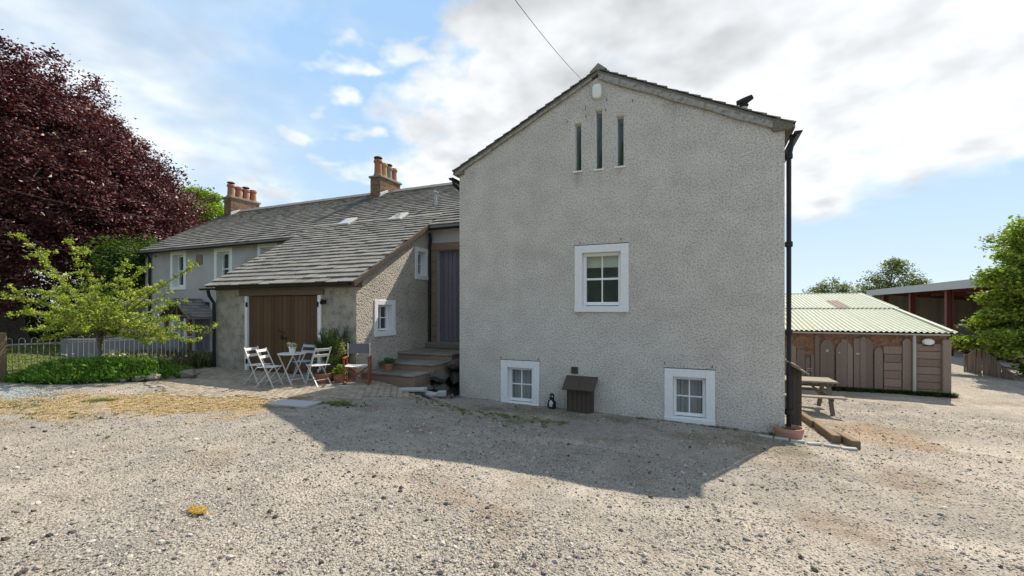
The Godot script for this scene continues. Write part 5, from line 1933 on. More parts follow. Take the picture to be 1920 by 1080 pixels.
	for k in 8:
		var a := -0.255 + 0.51 * k / 8.0
		var b := a + 0.06375
		var za := -0.245 - 0.025 * cos(a / 0.255 * PI * 0.5)
		var zb := -0.245 - 0.025 * cos(b / 0.255 * PI * 0.5)
		m.loft([Vector3(a, 0.68, za + 0.03), Vector3(b, 0.68, zb + 0.03), Vector3(b, 0.68, zb + 0.02), Vector3(a, 0.68, za + 0.02)], [Vector3(a, 0.905, za), Vector3(b, 0.905, zb), Vector3(b, 0.905, zb - 0.01), Vector3(a, 0.905, za - 0.01)])
	lpart(dc, "backrest", m, mats["canvas_grey"])
	# pots
	var big := pot_plant("large_pot", "large dark pot of tall bamboo-like stems by the garage corner", V(-2.62, gy, -1.46), [[0.0, 0.0], [0.2, 0.0], [0.26, 0.2], [0.29, 0.34], [0.31, 0.36], [0.31, 0.4], [0.27, 0.4], [0.25, 0.3]], mats["weathered_dark"], 0.26, 0.36)
	var stem := MB.new()
	var bx := []
	var bcs := []
	var bm := clump(460, 12, Vector3(0.05, 0.1, 0.05), 0.12, 0.016, [Color(0.05, 0.085, 0.02), Color(0.075, 0.11, 0.03), Color(0.1, 0.13, 0.04)], mats["leaf"], -0.3, 0.5)
	for i in 90:
		var a := rr(0, TAU)
		var d := Vector3(cos(a), 0, sin(a))
		var top := big.position + Vector3(0, 0.36, 0) + d * rr(0.1, 0.52) + Vector3(0, rr(0.4, 0.85), 0)
		var s := big.position + Vector3(0, 0.35, 0) + d * rr(0, 0.15)
		stem.tube(bez(s, s.lerp(top, 0.5) + Vector3(0, 0.08, 0), top, 4), taper(4, 0.005, 0.002), 4, false)
		for k in 7:
			bx.append(Transform3D(Basis(Vector3.UP, rr(0, 6)).scaled(Vector3.ONE * rr(0.7, 1.2)), s.lerp(top, rr(0.25, 1.0))))
			bcs.append(Color.WHITE * rr(0.7, 1.2))
	part(big, "stems", stem, mats["bark_pale"], "stuff")
	multi(big, "foliage", bm, bx, bcs)
	bx = []
	bcs = []
	var ym := clump(461, 12, Vector3(0.05, 0.06, 0.05), 0.05, 0.03, [Color(0.34, 0.34, 0.12), Color(0.26, 0.3, 0.08), Color(0.42, 0.4, 0.2)], mats["leaf"], 0.0)
	for i in 46:
		var q := rng.randf()
		bx.append(Transform3D(Basis(Vector3.UP, rr(0, 6)), big.position + Vector3(0.12 + q * 0.3 + rr(-0.06, 0.06), 0.62 + q * 0.3 + rr(-0.16, 0.1), 0.16 + rr(-0.1, 0.1))))
		bcs.append(Color.WHITE)
	multi(big, "variegated_leaves", ym, bx, bcs)
	var p1 := pot_plant("terracotta_pot", "wide terracotta pot with low yellow plants right of the table", V(-2.5, gy, -1.92), [[0.0, 0.0], [0.13, 0.0], [0.19, 0.19], [0.2, 0.2], [0.2, 0.24], [0.18, 0.245], [0.165, 0.2]], mats["terracotta"], 0.17, 0.2)
	leaf_fill(p1, clump(470, 10, Vector3(0.04, 0.03, 0.04), 0.05, 0.025, [Color(0.12, 0.16, 0.04), Color(0.2, 0.2, 0.05)], mats["leaf"], -0.3), 24, 0.15, 0.22, 0.1)
	var p2 := pot_plant("terracotta_pot", "round terracotta pot of lime-green foliage beside the wooden armchair", V(-2.22, gy, -1.72), [[0.0, 0.0], [0.1, 0.0], [0.15, 0.1], [0.155, 0.16], [0.145, 0.19], [0.155, 0.2], [0.15, 0.215], [0.13, 0.21], [0.125, 0.17]], mats["terracotta"], 0.13, 0.18)
	leaf_fill(p2, clump(471, 12, Vector3(0.05, 0.05, 0.05), 0.06, 0.028, [Color(0.24, 0.34, 0.04), Color(0.3, 0.38, 0.06), Color(0.16, 0.26, 0.03)], mats["leaf"], -0.4), 60, 0.14, 0.2, 0.26)
	var p3 := pot_plant("terracotta_pot", "small terracotta pot with green plant on the lowest stone step", V(-1.62, 0.632, -0.72), [[0.0, 0.0], [0.085, 0.0], [0.115, 0.15], [0.125, 0.155], [0.125, 0.2], [0.11, 0.2], [0.1, 0.16]], mats["terracotta"], 0.11, 0.17)
	leaf_fill(p3, clump(472, 12, Vector3(0.05, 0.03, 0.05), 0.06, 0.03, [Color(0.05, 0.12, 0.03), Color(0.08, 0.16, 0.04)], mats["leaf"], -0.2), 30, 0.13, 0.2, 0.12)
	# pebbles of loose paving by the chair
	for q in [[-2.15, -2.12, 0.26, "pale broken paving fragment left of the wooden armchair"], [-1.75, -2.05, 0.3, "pale broken paving fragment in front of the wooden armchair"]]:
		m = MB.new()
		m.box(V(q[0], gy + 0.012, q[1]), Vector3(q[2], 0.03, 0.1), Basis(Vector3.UP, 0.2), 0.008)
		tag(part(self, "paving_fragment", m, mats["concrete"]), q[3], "slab")

func leaf_fill(t: Node3D, mesh: Mesh, n: int, r: float, y: float, h: float) -> void:
	var xf := []
	var cs := []
	for i in n:
		var a := rr(0, TAU)
		var q := sqrt(rng.randf()) * r
		xf.append(Transform3D(Basis(Vector3.UP, rr(0, 6)).scaled(Vector3.ONE * rr(0.7, 1.2)), t.position + Vector3(cos(a) * q, y + rr(0, h) * (1.0 - q / r * 0.6), sin(a) * q)))
		cs.append(Color.WHITE * rr(0.75, 1.2))
	multi(t, "foliage", mesh, xf, cs)

# ------------------------------------------------------------------ small things along the gable
func build_gable_things() -> void:
	rng.seed = 141
	var wd: Material = mats["weathered_dark"]
	var t := thing("log_box", "small dark timber lean-to box with sloping roof against the gable", "timber box", V(3.12, -0.12, -0.16))
	for k in 5:
		var m := MB.new()
		var u := 2.88 + k * 0.1
		m.span(V(u, -0.14, -0.28 + rr(0, 0.006)), V(u + 0.094, 0.47, -0.255), 0.004)
		part(t, "front_board", m, wd)
	for u in [2.86, 3.37]:
		var m := MB.new()
		m.span(V(u - 0.02, -0.14, -0.25), V(u + 0.02, 0.56, -0.01), 0.004)
		part(t, "side_board", m, wd)
	for k in 2:
		var m := MB.new()
		var u0 := 2.77 + k * 0.355
		m.loft([V(u0, 0.44, -0.40), V(u0 + 0.35, 0.44, -0.40), V(u0 + 0.35, 0.465, -0.40), V(u0, 0.465, -0.40)], [V(u0, 0.675, -0.005), V(u0 + 0.35, 0.675, -0.005), V(u0 + 0.35, 0.70, -0.005), V(u0, 0.70, -0.005)])
		part(t, "roof_board", m, wd)
	# upright animal ornament
	var o := thing("garden_ornament", "small upright black and white bird-like ornament by the gable wall", "ornament", V(2.47, -0.115, -0.17))
	o.scale = Vector3.ONE * 1.15
	var m := MB.new()
	m.lathe(Vector3.ZERO, [[0.0, 0.01], [0.05, 0.015], [0.066, 0.06], [0.07, 0.14], [0.06, 0.21], [0.045, 0.245], [0.05, 0.275], [0.053, 0.305], [0.042, 0.34], [0.02, 0.358], [0.0, 0.362]], 18)
	var black := mat("ornament_black", lin(0.025, 0.026, 0.03), 0.4)
	var white := mat("ornament_white", lin(0.5, 0.5, 0.49), 0.5)
	lpart(o, "body", m, black)
	m = MB.new()
	m.lathe(Vector3(0, 0, 0.021), [[0.0, 0.055], [0.035, 0.07], [0.052, 0.12], [0.05, 0.19], [0.03, 0.232], [0.0, 0.24]], 16)
	lpart(o, "breast", m, white)
	for s in [-1.0, 1.0]:
		m = MB.new()
		m.lathe(Vector3(s * 0.022, 0, 0.036), [[0.0, 0.285], [0.013, 0.29], [0.016, 0.303], [0.012, 0.316], [0.0, 0.32]], 10)
		lpart(o, "face_patch", m, white)
		m = MB.new()
		m.box(Vector3(s * 0.075, 0.15, 0.0), Vector3(0.012, 0.14, 0.05), Basis(Vector3.BACK, s * 0.15), 0.005)
		lpart(o, "wing", m, black)
		m = MB.new()
		m.box(Vector3(s * 0.03, 0.01, 0.04), Vector3(0.035, 0.02, 0.07), Basis.IDENTITY, 0.006)
		lpart(o, "foot", m, black)
	m = MB.new()
	m.tube([Vector3(0, 0.30, 0.045), Vector3(0, 0.292, 0.085)], [0.012, 0.002], 8)
	lpart(o, "beak", m, black)
	# tall timber box at the right corner
	var b := thing("corner_cupboard", "narrow upright timber cupboard behind the downpipe at the gable's right corner", "cupboard", V(7.16, -0.2, 0.4))
	for k in 3:
		m = MB.new()
		m.span(V(7.045 + k * 0.078, -0.22, 0.14 + rr(0, 0.006)), V(7.12 + k * 0.078, 1.14 - 0.045 * k, 0.17), 0.004)
		part(b, "front_board", m, mats["weathered_dark"])
	m = MB.new()
	m.span(V(7.255, -0.22, 0.175), V(7.28, 0.98, 0.8), 0.004)
	part(b, "side_board", m, mats["weathered"])
	m = MB.new()
	m.loft([V(7.0, 1.18, 0.04), V(7.38, 0.96, 0.04), V(7.38, 0.99, 0.04), V(7.0, 1.21, 0.04)], [V(7.0, 1.18, 0.9), V(7.38, 0.96, 0.9), V(7.38, 0.99, 0.9), V(7.0, 1.21, 0.9)])
	m.loft([V(7.0, 1.213, 0.02), V(7.24, 1.074, 0.02), V(7.24, 1.1, 0.02), V(7.0, 1.24, 0.02)], [V(7.0, 1.213, 0.9), V(7.24, 1.074, 0.9), V(7.24, 1.1, 0.9), V(7.0, 1.24, 0.9)])
	part(b, "roof_board", m, mats["bench_wood"])
	# clay planter
	var gp := ground_y(7.1, -0.15)
	var pl := thing("clay_planter", "low pinkish clay planter at the gable's right corner", "plant pot", V(7.02, gp, -0.16))
	m = MB.new()
	m.lathe(Vector3.ZERO, [[0.0, 0.0], [0.2, 0.0], [0.235, 0.13], [0.24, 0.14], [0.24, 0.2], [0.215, 0.2], [0.205, 0.13]], 28)
	lpart(pl, "pot", m, mats["pink_clay"])
	m = MB.new()
	m.lathe(Vector3.ZERO, [[0.0, 0.10], [0.2, 0.10], [0.2, 0.13], [0.0, 0.14]], 20)
	lpart(pl, "soil", m, mats["soil"])
	leaf_fill(pl, clump(480, 8, Vector3(0.04, 0.02, 0.04), 0.04, 0.02, [Color(0.25, 0.25, 0.06), Color(0.15, 0.16, 0.05)], mats["leaf"], -0.2), 10, 0.15, 0.14, 0.05)
	# timbers round a patch of gravel
	for q in [[7.55, 2.15, 7.66, 1.02, 0.0, "weathered timber sleeper farthest from the camera beside the gable"], [7.69, 1.12, 7.76, -0.12, 0.03, "weathered timber sleeper in the middle of the row by the gable corner"], [7.83, 0.48, 7.98, -0.38, 0.0, "short weathered timber sleeper nearest the camera by the gable corner"]]:
		m = MB.new()
		var a := G(q[0], q[1], 0.06)
		var e := G(q[2], q[3], 0.06)
		m.bar(a, e, 0.13, 0.15, 0.012)
		tag(part(self, "timber_sleeper", m, mats["sleeper_%d" % (rng.randi() % 4)]), q[5], "sleeper", "sleepers by the gable corner")
	var labs := ["thin flat edging stone touching the gable's right corner", "thin flat edging stone before the clay planter", "thin flat edging stone just right of the clay planter", "flat edging stone midway between planter and sleepers", "flat edging stone leading to the nearest sleeper", "broken edging stone at the tip of the nearest sleeper"]
	for k in 6:
		m = MB.new()
		var u := lerpf(6.62, 7.84, k / 5.0)
		m.box(G(u, -0.42 - 0.02 * k, 0.02), Vector3(0.22, 0.045, 0.07 + 0.03 * (k % 2)), Basis.from_euler(Vector3(rr(-0.1, 0.1), rr(-0.2, 0.2), rr(-0.06, 0.06))), 0.012)
		tag(part(self, "edging_stone", m, mats["concrete"]), labs[k], "stone", "edging stones at the gable corner")
	# overhead wires
	for q in [[V(3.31, 7.05, -0.02), P(900, -90, 4.2), 0.004, 0.1, "thin overhead wire rising from the gable's peak"], [P(-60, 448, 14.0), P(395, 466, 16.2), 0.006, 0.25, "lower overhead wire crossing before the copper beech"], [P(-60, 335, 13.0), P(330, 412, 19.6), 0.006, 0.2, "upper overhead wire crossing before the copper beech"]]:
		var pts := []
		var rad := []
		for i in 15:
			var f := i / 14.0
			pts.append(q[0].lerp(q[1], f) - Vector3(0, q[3] * 4.0 * f * (1.0 - f), 0))
			rad.append(q[2])
		m = MB.new()
		m.tube(pts, rad, 5)
		tag(part(self, "overhead_wire", m, mats["wire"]), q[4], "wire")

# ------------------------------------------------------------------ picnic table, shed, barn
func build_right() -> void:
	rng.seed = 151
	var gy := ground_y(8.0, 3.4)
	var t := thing("picnic_table", "weathered wooden picnic table with attached benches beside the gable", "table", V(7.85, gy, 3.3), 0.05)
	var bw: Material = mats["bench_wood"]
	var L := 1.25
	for k in 5:
		var m := MB.new()
		m.box(Vector3(0, 0.735, -0.3 + k * 0.15), Vector3(L, 0.04, 0.14), Basis.IDENTITY, 0.006)
		lpart(t, "top_board", m, bw)
	for s in [-1.0, 1.0]:
		for k in 2:
			var m := MB.new()
			m.box(Vector3(0, 0.44, s * (0.62 + k * 0.13)), Vector3(L + 0.1, 0.035, 0.12), Basis.IDENTITY, 0.006)
			lpart(t, "bench_board", m, bw)
	for e in [-1.0, 1.0]:
		var x: float = e * (L * 0.5 - 0.16)
		for s in [-1.0, 1.0]:
			var m := MB.new()
			m.bar(Vector3(x, 0.0, s * 0.55), Vector3(x, 0.71, s * 0.2), 0.045, 0.09, 0.006, Vector3.RIGHT)
			lpart(t, "leg", m, mats["weathered"])
		var m2 := MB.new()
		m2.box(Vector3(x - e * 0.05, 0.40, 0), Vector3(0.045, 0.09, 1.5), Basis.IDENTITY, 0.006)
		lpart(t, "bench_bearer", m2, mats["weathered"])
		m2 = MB.new()
		m2.box(Vector3(x - e * 0.05, 0.69, 0), Vector3(0.045, 0.06, 0.72), Basis.IDENTITY, 0.006)
		lpart(t, "top_bearer", m2, mats["weathered"])
		m2 = MB.new()
		m2.bar(Vector3(x - e * 0.08, 0.42, 0), Vector3(x - e * 0.42, 0.7, 0), 0.06, 0.045, 0.006)
		lpart(t, "brace", m2, mats["weathered"])
	# ---- shed
	var W0 := 7.4
	var RWD := 15.9
	var EY := 1.47
	var RYD := 2.86
	var sh := thing("shed", "long low shed with pale green corrugated roof and old doors along its wall", "shed", V(8.0, -0.4, 11.0))
	var m := MB.new()
	m.span(V(3.0, -0.7, W0), V(12.1, EY - 0.06, W0 + 0.22))
	part(sh, "front_wall", m, mats["pink_brick"])
	m = MB.new()
	m.loft([V(11.9, -0.7, W0 + 0.222), V(12.1, -0.7, W0 + 0.222), V(12.1, EY - 0.05, W0 + 0.222), V(11.9, EY - 0.05, W0 + 0.222)], [V(11.9, -0.7, RWD), V(12.1, -0.7, RWD), V(12.1, RYD - 0.08, RWD), V(11.9, RYD - 0.08, RWD)])
	part(sh, "end_wall", m, mats["pink_brick"])
	m = MB.new()
	m.span(V(3.0, -0.7, RWD + 0.003), V(12.1, RYD - 0.12, RWD + 0.2))
	part(sh, "rear_wall", m, mats["pink_brick"])
	# corrugated sheets
	var sl := (RYD - EY) / (RWD - (W0 - 0.15))
	var meshes := []
	for k in 5:
		var mb := MB.new()
		var nseg := 48 if k < 4 else 24
		var wide := 0.96 if k < 4 else 0.411
		var prev := Vector2(0, 0)
		var pn := Vector3.UP
		for i in nseg + 1:
			var x := wide * i / nseg
			var z := 0.022 * cos(x / 0.137 * TAU)
			var nn := Vector3(0.022 * TAU / 0.137 * sin(x / 0.137 * TAU), 1, 0).normalized()
			if i > 0:
				var a := Vector3(prev.x, prev.y, 0)
				var b := Vector3(x, z, 0)
				mb.smooth(a, pn, b, nn, b + Vector3(0, 0, -1), nn)
				mb.smooth(a, pn, b + Vector3(0, 0, -1), nn, a + Vector3(0, 0, -1), pn)
			prev = Vector2(x, z)
			pn = nn
		meshes.append(mesh_of(mb, mats["corr_%d" % k] if k < 4 else mat("corr_rust", lin(0.30, 0.225, 0.205), 0.75, texs["corr"], Vector3(1.0, 0.5, 0.5))))
	var roof := Node3D.new()
	roof.name = "roof"
	sh.add_child(roof)
	roof.global_position = V(8.0, EY, 11.0)
	var ln := Vector2(RWD - (W0 - 0.15), RYD - EY).length()
	var bs := Basis(Vector3.RIGHT, atan(sl))
	for row in 2:
		for k in 11:
			var u := 12.2 - (k + 1) * 0.822
			var s0 := 0.0 if row == 0 else ln * 0.49
			var s1 := ln * 0.51 if row == 0 else ln
			var p := V(u, EY + 0.035 * row + 0.004 * (k % 2) + s0 * sin(atan(sl)) + 0.02, W0 - 0.15 + s0 * cos(atan(sl)))
			piece(roof, "roof_sheet", meshes[rng.randi() % 4], Transform3D(bs.scaled_local(Vector3(1, 1, s1 - s0)), p))
	var ps := ln * 0.5
	var rp := piece(roof, "roof_patch", meshes[4], Transform3D(bs.scaled_local(Vector3(1, 1, ln * 0.22)), V(12.2 - 13 * 0.137, EY + 0.035 + 0.012 + ps * sin(atan(sl)) + 0.02, W0 - 0.15 + ps * cos(atan(sl)))))
	rp.set_meta("label", "rust-streaked patch of roof sheet")
	m = MB.new()
	m.bar(V(3.2, RYD + 0.05, RWD), V(12.22, RYD + 0.05, RWD), 0.3, 0.04, 0.01)
	part(roof, "ridge_cap", m, mats["corr_2"])
	m = MB.new()
	m.bar(V(12.2, EY + 0.05, W0 - 0.16), V(12.2, RYD + 0.05, RWD), 0.06, 0.05, 0.008)
	part(roof, "verge_flashing", m, mats["corr_2"])
	m = gutter_run(V(3.2, EY - 0.03, W0 - 0.16), V(12.15, EY - 0.03, W0 - 0.16), 0.05)
	part(roof, "gutter", m, mats["grey_pipe"])
	m = pipe_run([V(11.35, EY - 0.05, W0 - 0.14), V(11.35, -0.4, W0 - 0.14)], 0.042)
	part(sh, "downpipe", m, mats["grey_pipe"])
	m = MB.new()
	m.lathe(Vector3.ZERO, [[0.0, 0.0], [0.14, 0.0], [0.15, 0.02], [0.12, 0.07], [0.0, 0.09]], 20)
	var lm := MB.new()
	for i0 in m.v.size():
		var i := i0 - i0 % 3 + 2 - i0 % 3
		lm.v.append(V(11.7, 1.2, W0 - 0.045) + Vector3(m.v[i].x, m.v[i].z * 0.7, m.v[i].y))
		lm.n.append(Vector3(m.n[i].x, m.n[i].z, m.n[i].y).normalized())
		lm.c.append(Color.WHITE)
	part(sh, "bulkhead_lamp", lm, mats["lamp_white"])
	m = MB.new()
	m.span(V(11.58, 1.09, W0 - 0.11), V(11.82, 1.125, W0 - 0.04))
	part(sh, "lamp_rim", m, mats["black_iron"])
	# horizontal boards at both ends of the wall
	for r in [[11.4, 12.12, 1.15, 7], [10.66, 11.08, 1.05, 6], [8.1, 8.6, 0.55, 3]]:
		for k in r[3]:
			m = MB.new()
			var h: float = (r[2] + 0.45) / r[3]
			var y: float = -0.45 + k * h
			m.span(V(r[0] + rr(-0.02, 0.0), y + 0.006, W0 - 0.045 - rr(0, 0.012)), V(r[1] + rr(0, 0.02), y + h - 0.008, W0 - 0.002), 0.008)
			part(sh, "horizontal_board", m, mats["old_rail_%d" % (rng.randi() % 4)])
	m = MB.new()
	m.span(V(12.0, -0.45, W0 - 0.14), V(12.2, 1.28, W0 + 0.06), 0.02)
	part(sh, "corner_post", m, mats["old_door_2"])
	# old planks and arched doors standing against the wall: [u0, u1, top, shape]  0 square, 1 left half arch, 2 right half arch, 3 pointed
	for q in [[7.95, 8.12, 0.9, 0], [8.14, 8.36, 1.0, 3], [8.38, 8.6, 0.86, 0], [8.62, 8.74, 0.62, 0], [8.76, 8.86, 0.70, 0], [8.88, 9.0, 1.4, 3], [9.02, 9.2, 1.22, 1], [9.205, 9.39, 1.22, 2], [9.44, 9.57, 1.13, 1], [9.575, 9.73, 1.22, 0], [9.735, 9.87, 1.13, 2], [9.9, 10.05, 1.26, 0], [10.06, 10.22, 1.33, 3], [10.225, 10.38, 1.28, 2], [10.42, 10.62, 1.0, 3], [11.1, 11.31, 1.3, 3]]:
		m = MB.new()
		var a: float = q[0]
		var b: float = q[1]
		var y: float = q[2]
		var pr := rr(0.05, 0.075)
		var ol := []
		ol.append([a, -0.42]); ol.append([b, -0.42])
		if q[3] == 0:
			ol.append([b, y]); ol.append([a, y])
		elif q[3] == 1:
			ol.append([b, y]); ol.append([lerpf(a, b, 0.5), y - 0.05]); ol.append([a, y - 0.2])
		elif q[3] == 2:
			ol.append([b, y - 0.2]); ol.append([lerpf(a, b, 0.5), y - 0.05]); ol.append([a, y])
		else:
			ol.append([b, y - 0.09]); ol.append([lerpf(a, b, 0.75), y - 0.02]); ol.append([lerpf(a, b, 0.5), y]); ol.append([lerpf(a, b, 0.25), y - 0.02]); ol.append([a, y - 0.09])
		var fa := []
		var fb := []
		for p in ol:
			fa.append(V(p[0], p[1], W0 - pr))
			fb.append(V(p[0], p[1], W0 - 0.004))
		m.loft(fa, fb)
		part(sh, "old_plank", m, mats["old_door_%d" % (rng.randi() % 4)])
	for q in [[9.2, 0.85, 0.07, 0.09], [10.0, 0.78, 0.1, 0.05], [9.52, 0.8, 0.05, 0.04], [8.72, 0.25, 0.16, 0.02], [8.72, 0.18, 0.16, 0.02]]:
		m = MB.new()
		m.box(V(q[0], q[1], W0 - 0.082), Vector3(q[2], q[3], 0.012), Basis.IDENTITY, 0.003)
		part(sh, "door_plate", m, mats["concrete"])
	# ---- open barn
	var bu := 17.7
	var bn := thing("open_barn", "open-fronted steel barn with red columns behind the shed", "barn", V(22.0, -0.4, 26.0))
	var by := 3.50
	var fall := 0.85
	var depth := 9.0
	m = MB.new()
	m.loft([V(bu - 0.3, by, 18.3), V(bu + depth, by - fall, 18.3), V(bu + depth, by - fall + 0.06, 18.3), V(bu - 0.3, by + 0.06, 18.3)], [V(bu - 0.3, by, 33.4), V(bu + depth, by - fall, 33.4), V(bu + depth, by - fall + 0.06, 33.4), V(bu - 0.3, by + 0.06, 33.4)])
	part(bn, "roof", m, mats["fibre_cement"])
	m = MB.new()
	m.span(V(bu - 0.36, by - 0.32, 18.25), V(bu - 0.31, by + 0.1, 25.9))
	part(bn, "fascia", m, mats["galvanised"])
	m = MB.new()
	m.span(V(bu - 0.36, by - 0.32, 25.93), V(bu - 0.31, by + 0.1, 33.45))
	part(bn, "fascia", m, mats["galvanised"])
	for w in [21.85, 26.45, 31.05]:
		m = MB.new()
		m.span(V(bu - 0.05, -0.5, w - 0.12), V(bu + 0.0, by - 0.05, w + 0.12))
		m.span(V(bu + 0.2, -0.5, w - 0.12), V(bu + 0.25, by - 0.07, w + 0.12))
		m.span(V(bu, -0.5, w - 0.02), V(bu + 0.2, by - 0.06, w + 0.02))
		part(bn, "column", m, mats["steel_red"])
		m = MB.new()
		m.bar(V(bu, by - 0.18, w), V(bu + depth, by - fall - 0.18, w), 0.14, 0.26)
		part(bn, "rafter", m, mats["steel_red"])
		m = MB.new()
		m.span(V(bu + depth - 0.5, -0.5, w - 0.1), V(bu + depth - 0.25, by - fall - 0.1, w + 0.1))
		part(bn, "column", m, mats["steel_red"])
	for k in 5:
		m = MB.new()
		var f := (k + 0.5) / 5.0
		m.span(V(bu + depth * f - 0.05, by - fall * f - 0.16, 18.4), V(bu + depth * f + 0.05, by - fall * f - 0.02, 33.3))
		part(bn, "purlin", m, mats["weathered"])
	m = MB.new()
	m.span(V(bu + depth - 0.2, -0.6, 18.3), V(bu + depth + 0.05, 0.95, 33.3))
	m.span(V(bu, -0.6, 33.0), V(bu + depth - 0.21, 0.95, 33.3))
	part(bn, "block_wall", m, mat("block_pale", lin(0.45, 0.44, 0.42), 0.95, texs["fine"], Vector3.ONE * 0.6))
	for k in 60:
		m = MB.new()
		var w := 18.4 + k * 0.2495
		m.span(V(bu + depth - 0.1, 0.96, w), V(bu + depth - 0.06 + rr(0, 0.01), by - fall - 0.02, w + 0.2425))
		part(bn, "wall_board", m, mats["barn_board_%d" % (rng.randi() % 2)])
	for k in 36:
		m = MB.new()
		var u := bu + k * 0.2495
		m.span(V(u, 0.96, 33.1), V(u + 0.2425, by - fall * k / 36.0 - 0.03, 33.14 + rr(0, 0.01)))
		part(bn, "wall_board", m, mats["barn_board_%d" % (rng.randi() % 2)])
	# log pile
	m = MB.new()
	for i in 260:
		var u := bu + 1.0 + rr(0, 0.6)
		var w := 18.6 + rng.randf() * 4.6
		var y := -0.35 + pow(rng.randf(), 0.8) * (1.15 - 0.12 * absf(w - 20.8))
		var d := Vector3(rr(-1, -0.3), rr(-0.25, 0.25), rr(-0.8, 0.8)).normalized()
		var p := V(u, y, w)
		var k := rr(0.7, 1.6)
		m.col = Color(k, k, k)
		var r := rr(0.06, 0.11)
		m.tube([p - d * 0.2, p + d * 0.2], [r, r * 0.95], 7)
	var lp := part(self, "log_pile", m, mats["log_bark"])
	tag(lp, "heap of dark split logs inside the open barn", "log pile", "", "stuff")
	# low fence of upright laths by the tree
	var hd := thing("lath_hurdle", "low weathered hurdle of upright laths beneath the green tree", "fence", V(15.55, -0.4, 13.2))
	var n := 26
	for k in n:
		m = MB.new()
		var f := float(k) / n
		var a := Vector2(15.45, 14.5).lerp(Vector2(15.75, 11.9), f)
		var h := 0.72 + 0.33 * ss(0.0, 0.3, f) - 0.75 * ss(0.32, 1.0, f)
		m.box(V(a.x + rr(-0.02, 0.02), -0.42 + h * 0.5, a.y), Vector3(0.03, h, 0.092), Basis.from_euler(Vector3(rr(-0.05, 0.05), 0.11, rr(-0.04, 0.04))), 0.005)
		part(hd, "lath", m, mats["lath_%d" % (rng.randi() % 4)])
	for y in [-0.2, 0.05]:
		m = MB.new()
		m.bar(V(15.5, y, 14.5), V(15.8, y - 0.02, 11.9), 0.05, 0.06)
		part(hd, "rail", m, mats["weathered"])
	# gate post beyond it
	m = MB.new()
	m.bar(V(16.1, -0.45, 11.4), V(16.0, 0.25, 11.75), 0.08, 0.1, 0.01)
	tag(part(self, "leaning_stake", m, mats["lath_0"]), "short leaning stake right of the lath hurdle", "stake")

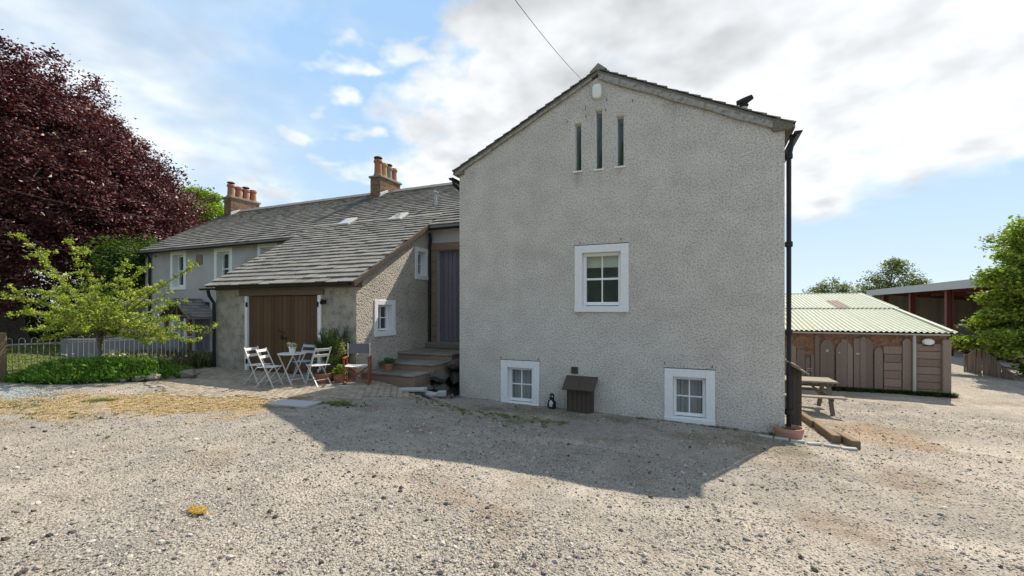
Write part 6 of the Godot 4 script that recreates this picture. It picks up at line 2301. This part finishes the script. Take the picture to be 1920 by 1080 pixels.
# ------------------------------------------------------------------ sky
func sky_image() -> Image:
	var W := 3072
	var H := 1536
	var data := PackedByteArray()
	data.resize(W * H * 3)
	var a := FastNoiseLite.new()
	a.noise_type = FastNoiseLite.TYPE_SIMPLEX_SMOOTH
	a.seed = 12
	a.frequency = 1.0
	a.fractal_octaves = 6
	a.fractal_gain = 0.55
	var b := FastNoiseLite.new()
	b.noise_type = FastNoiseLite.TYPE_SIMPLEX_SMOOTH
	b.seed = 40
	b.frequency = 1.0
	b.fractal_octaves = 4
	# blobs of small cloud: azimuth, elevation, size
	var puffs := [[-43.6, 27.0, 2.6], [-41.8, 23.8, 1.9], [-43.2, 21.3, 2.0], [-49.2, 26.0, 1.0], [-48.6, 19.0, 1.5], [-45.5, 15.2, 3.6], [-55.0, 12.4, 4.0], [-38.0, 14.0, 4.0], [-36.0, 29.0, 2.6]]
	for j in H:
		var el := 90.0 - 180.0 * (j + 0.5) / H
		var ce := cos(deg_to_rad(el))
		var y := sin(deg_to_rad(el))
		for i in W:
			var at := (j * W + i) * 3
			if el < -1.0:
				data[at] = 118; data[at + 1] = 112; data[at + 2] = 98
				continue
			var az := 360.0 * (i + 0.5) / W
			if az > 180.0: az -= 360.0
			var ra := deg_to_rad(az)
			var x := sin(ra) * ce
			var z := cos(ra) * ce
			# clear air: deep above, pale near the horizon
			var h := pow(1.0 - clampf(y, 0.0, 1.0), 3.0)
			var r := lerpf(0.56, 0.80, h)
			var g := lerpf(0.70, 0.86, h)
			var bl := lerpf(0.85, 0.90, h)
			# cloud layer seen in perspective
			var q := 1.0 / (y + 0.16)
			var n1 := a.get_noise_3d(x * q * 1.1, 3.0, z * q * 1.1)
			var n2 := b.get_noise_3d(x * q * 3.3, 9.0, z * q * 3.3)
			var f := a.get_noise_3d(x * 5.0, y * 9.0, z * 5.0)
			var n3 := b.get_noise_3d(x * 9.0, y * 20.0, z * 9.0)
			# the great cloud bank: right of a ragged edge, above a rising floor
			var edge := -41.0 + 0.030 * (el - 15.0) * (el - 15.0) + f * 9.0
			var floor_el := 8.6 + 0.16 * (az - 8.0) + f * 3.0 + n2 * 1.0
			if az < 8.0: floor_el = 9.0 + 0.02 * (8.0 - az) + f * 3.5
			var wrap: float = clampf((az - edge) / 5.0, 0.0, 1.0) * clampf((el - floor_el) / 2.2, 0.0, 1.0)
			# far round to the right and behind, the bank breaks up
			wrap *= clampf(0.62 + n1 * 1.6 + clampf((105.0 - az) / 45.0, 0.0, 1.0), 0.0, 1.0)
			var cov := wrap
			# veil of high haze to the left
			var veil := clampf((-44.0 - az + f * 16.0) / 22.0, 0.0, 1.0) * clampf(0.86 + n1 * 0.6 + n2 * 0.2, 0.0, 0.97)
			if az < -110.0: veil *= clampf(0.5 + n1 * 1.5, 0.0, 1.0)
			cov = maxf(cov, veil * 0.9)
			for p in puffs:
				var dx: float = (az - p[0]) * ce * 0.75
				var dy: float = (el - p[1]) * 1.25
				var d: float = 1.0 - sqrt(dx * dx + dy * dy) / p[2]
				if d > -1.5:
					cov = maxf(cov, clampf(d * 0.75 + n3 * 2.2 + f * 1.2 - 0.25, 0.0, 1.0) * 0.85)
			var cl := clampf(0.865 + n1 * 0.13 + n2 * 0.12 + n3 * 0.05 - 0.16 * clampf((el - 24.0) / 14.0, 0.0, 1.0) * clampf(0.5 + n1 * 2.0, 0.0, 1.0), 0.55, 1.0)
			r = lerpf(r, cl * 0.965, cov)
			g = lerpf(g, cl * 0.98, cov)
			bl = lerpf(bl, cl * 0.995, cov)
			data[at] = int(clampf(r, 0, 1) * 255.0); data[at + 1] = int(clampf(g, 0, 1) * 255.0); data[at + 2] = int(clampf(bl, 0, 1) * 255.0)
	return Image.create_from_data(W, H, false, Image.FORMAT_RGB8, data)

func _ready() -> void:
	nz.noise_type = FastNoiseLite.TYPE_SIMPLEX_SMOOTH
	nz.seed = 4
	nz.frequency = 0.02
	nz.fractal_octaves = 4
	nz2.noise_type = FastNoiseLite.TYPE_SIMPLEX_SMOOTH
	nz2.seed = 8
	nz2.frequency = 0.02
	nz2.fractal_octaves = 3
	# camera: level, the lens shifted up a little
	var cam := Camera3D.new()
	cam.name = "camera"
	cam.projection = Camera3D.PROJECTION_FRUSTUM
	cam.near = 0.1
	cam.far = 4000.0
	cam.size = 0.1 * 1080.0 / 830.0
	cam.frustum_offset = Vector2(0, 0.1 * 38.0 / 830.0)
	add_child(cam)
	cam.position = CAM
	cam.rotation.y = YAW
	cam.current = true
	# sky
	var env := Environment.new()
	env.background_mode = Environment.BG_SKY
	var pm := PanoramaSkyMaterial.new()
	pm.panorama = ImageTexture.create_from_image(sky_image())
	var sky := Sky.new()
	sky.sky_material = pm
	env.sky = sky
	env.background_energy_multiplier = 0.98
	env.tonemap_mode = Environment.TONE_MAPPER_LINEAR
	env.tonemap_exposure = 1.44
	env.sdfgi_enabled = true
	env.ssao_enabled = true
	env.ssil_enabled = true
	var we := WorldEnvironment.new()
	we.name = "world"
	we.environment = env
	add_child(we)
	# sun: behind and to the right of the gable
	var sun := DirectionalLight3D.new()
	sun.name = "sun"
	sun.light_energy = 1.6
	sun.light_color = Color(1.0, 0.955, 0.88)
	sun.light_angular_distance = 0.5
	sun.shadow_enabled = true
	add_child(sun)
	sun.look_at_from_position(Vector3.ZERO, V(-0.31, -1.0, -0.775), Vector3.UP)
	var t0 := Time.get_ticks_msec()
	make_materials()
	build_ground()
	build_patio()
	build_gable_house()
	build_garage()
	build_farmhouse()
	build_right()
	build_trees()
	build_shrub()
	build_fence()
	build_bed()
	build_gravel()
	build_ground_cover()
	build_gable_things()
	build_furniture()
	print("built in ", Time.get_ticks_msec() - t0, " ms")
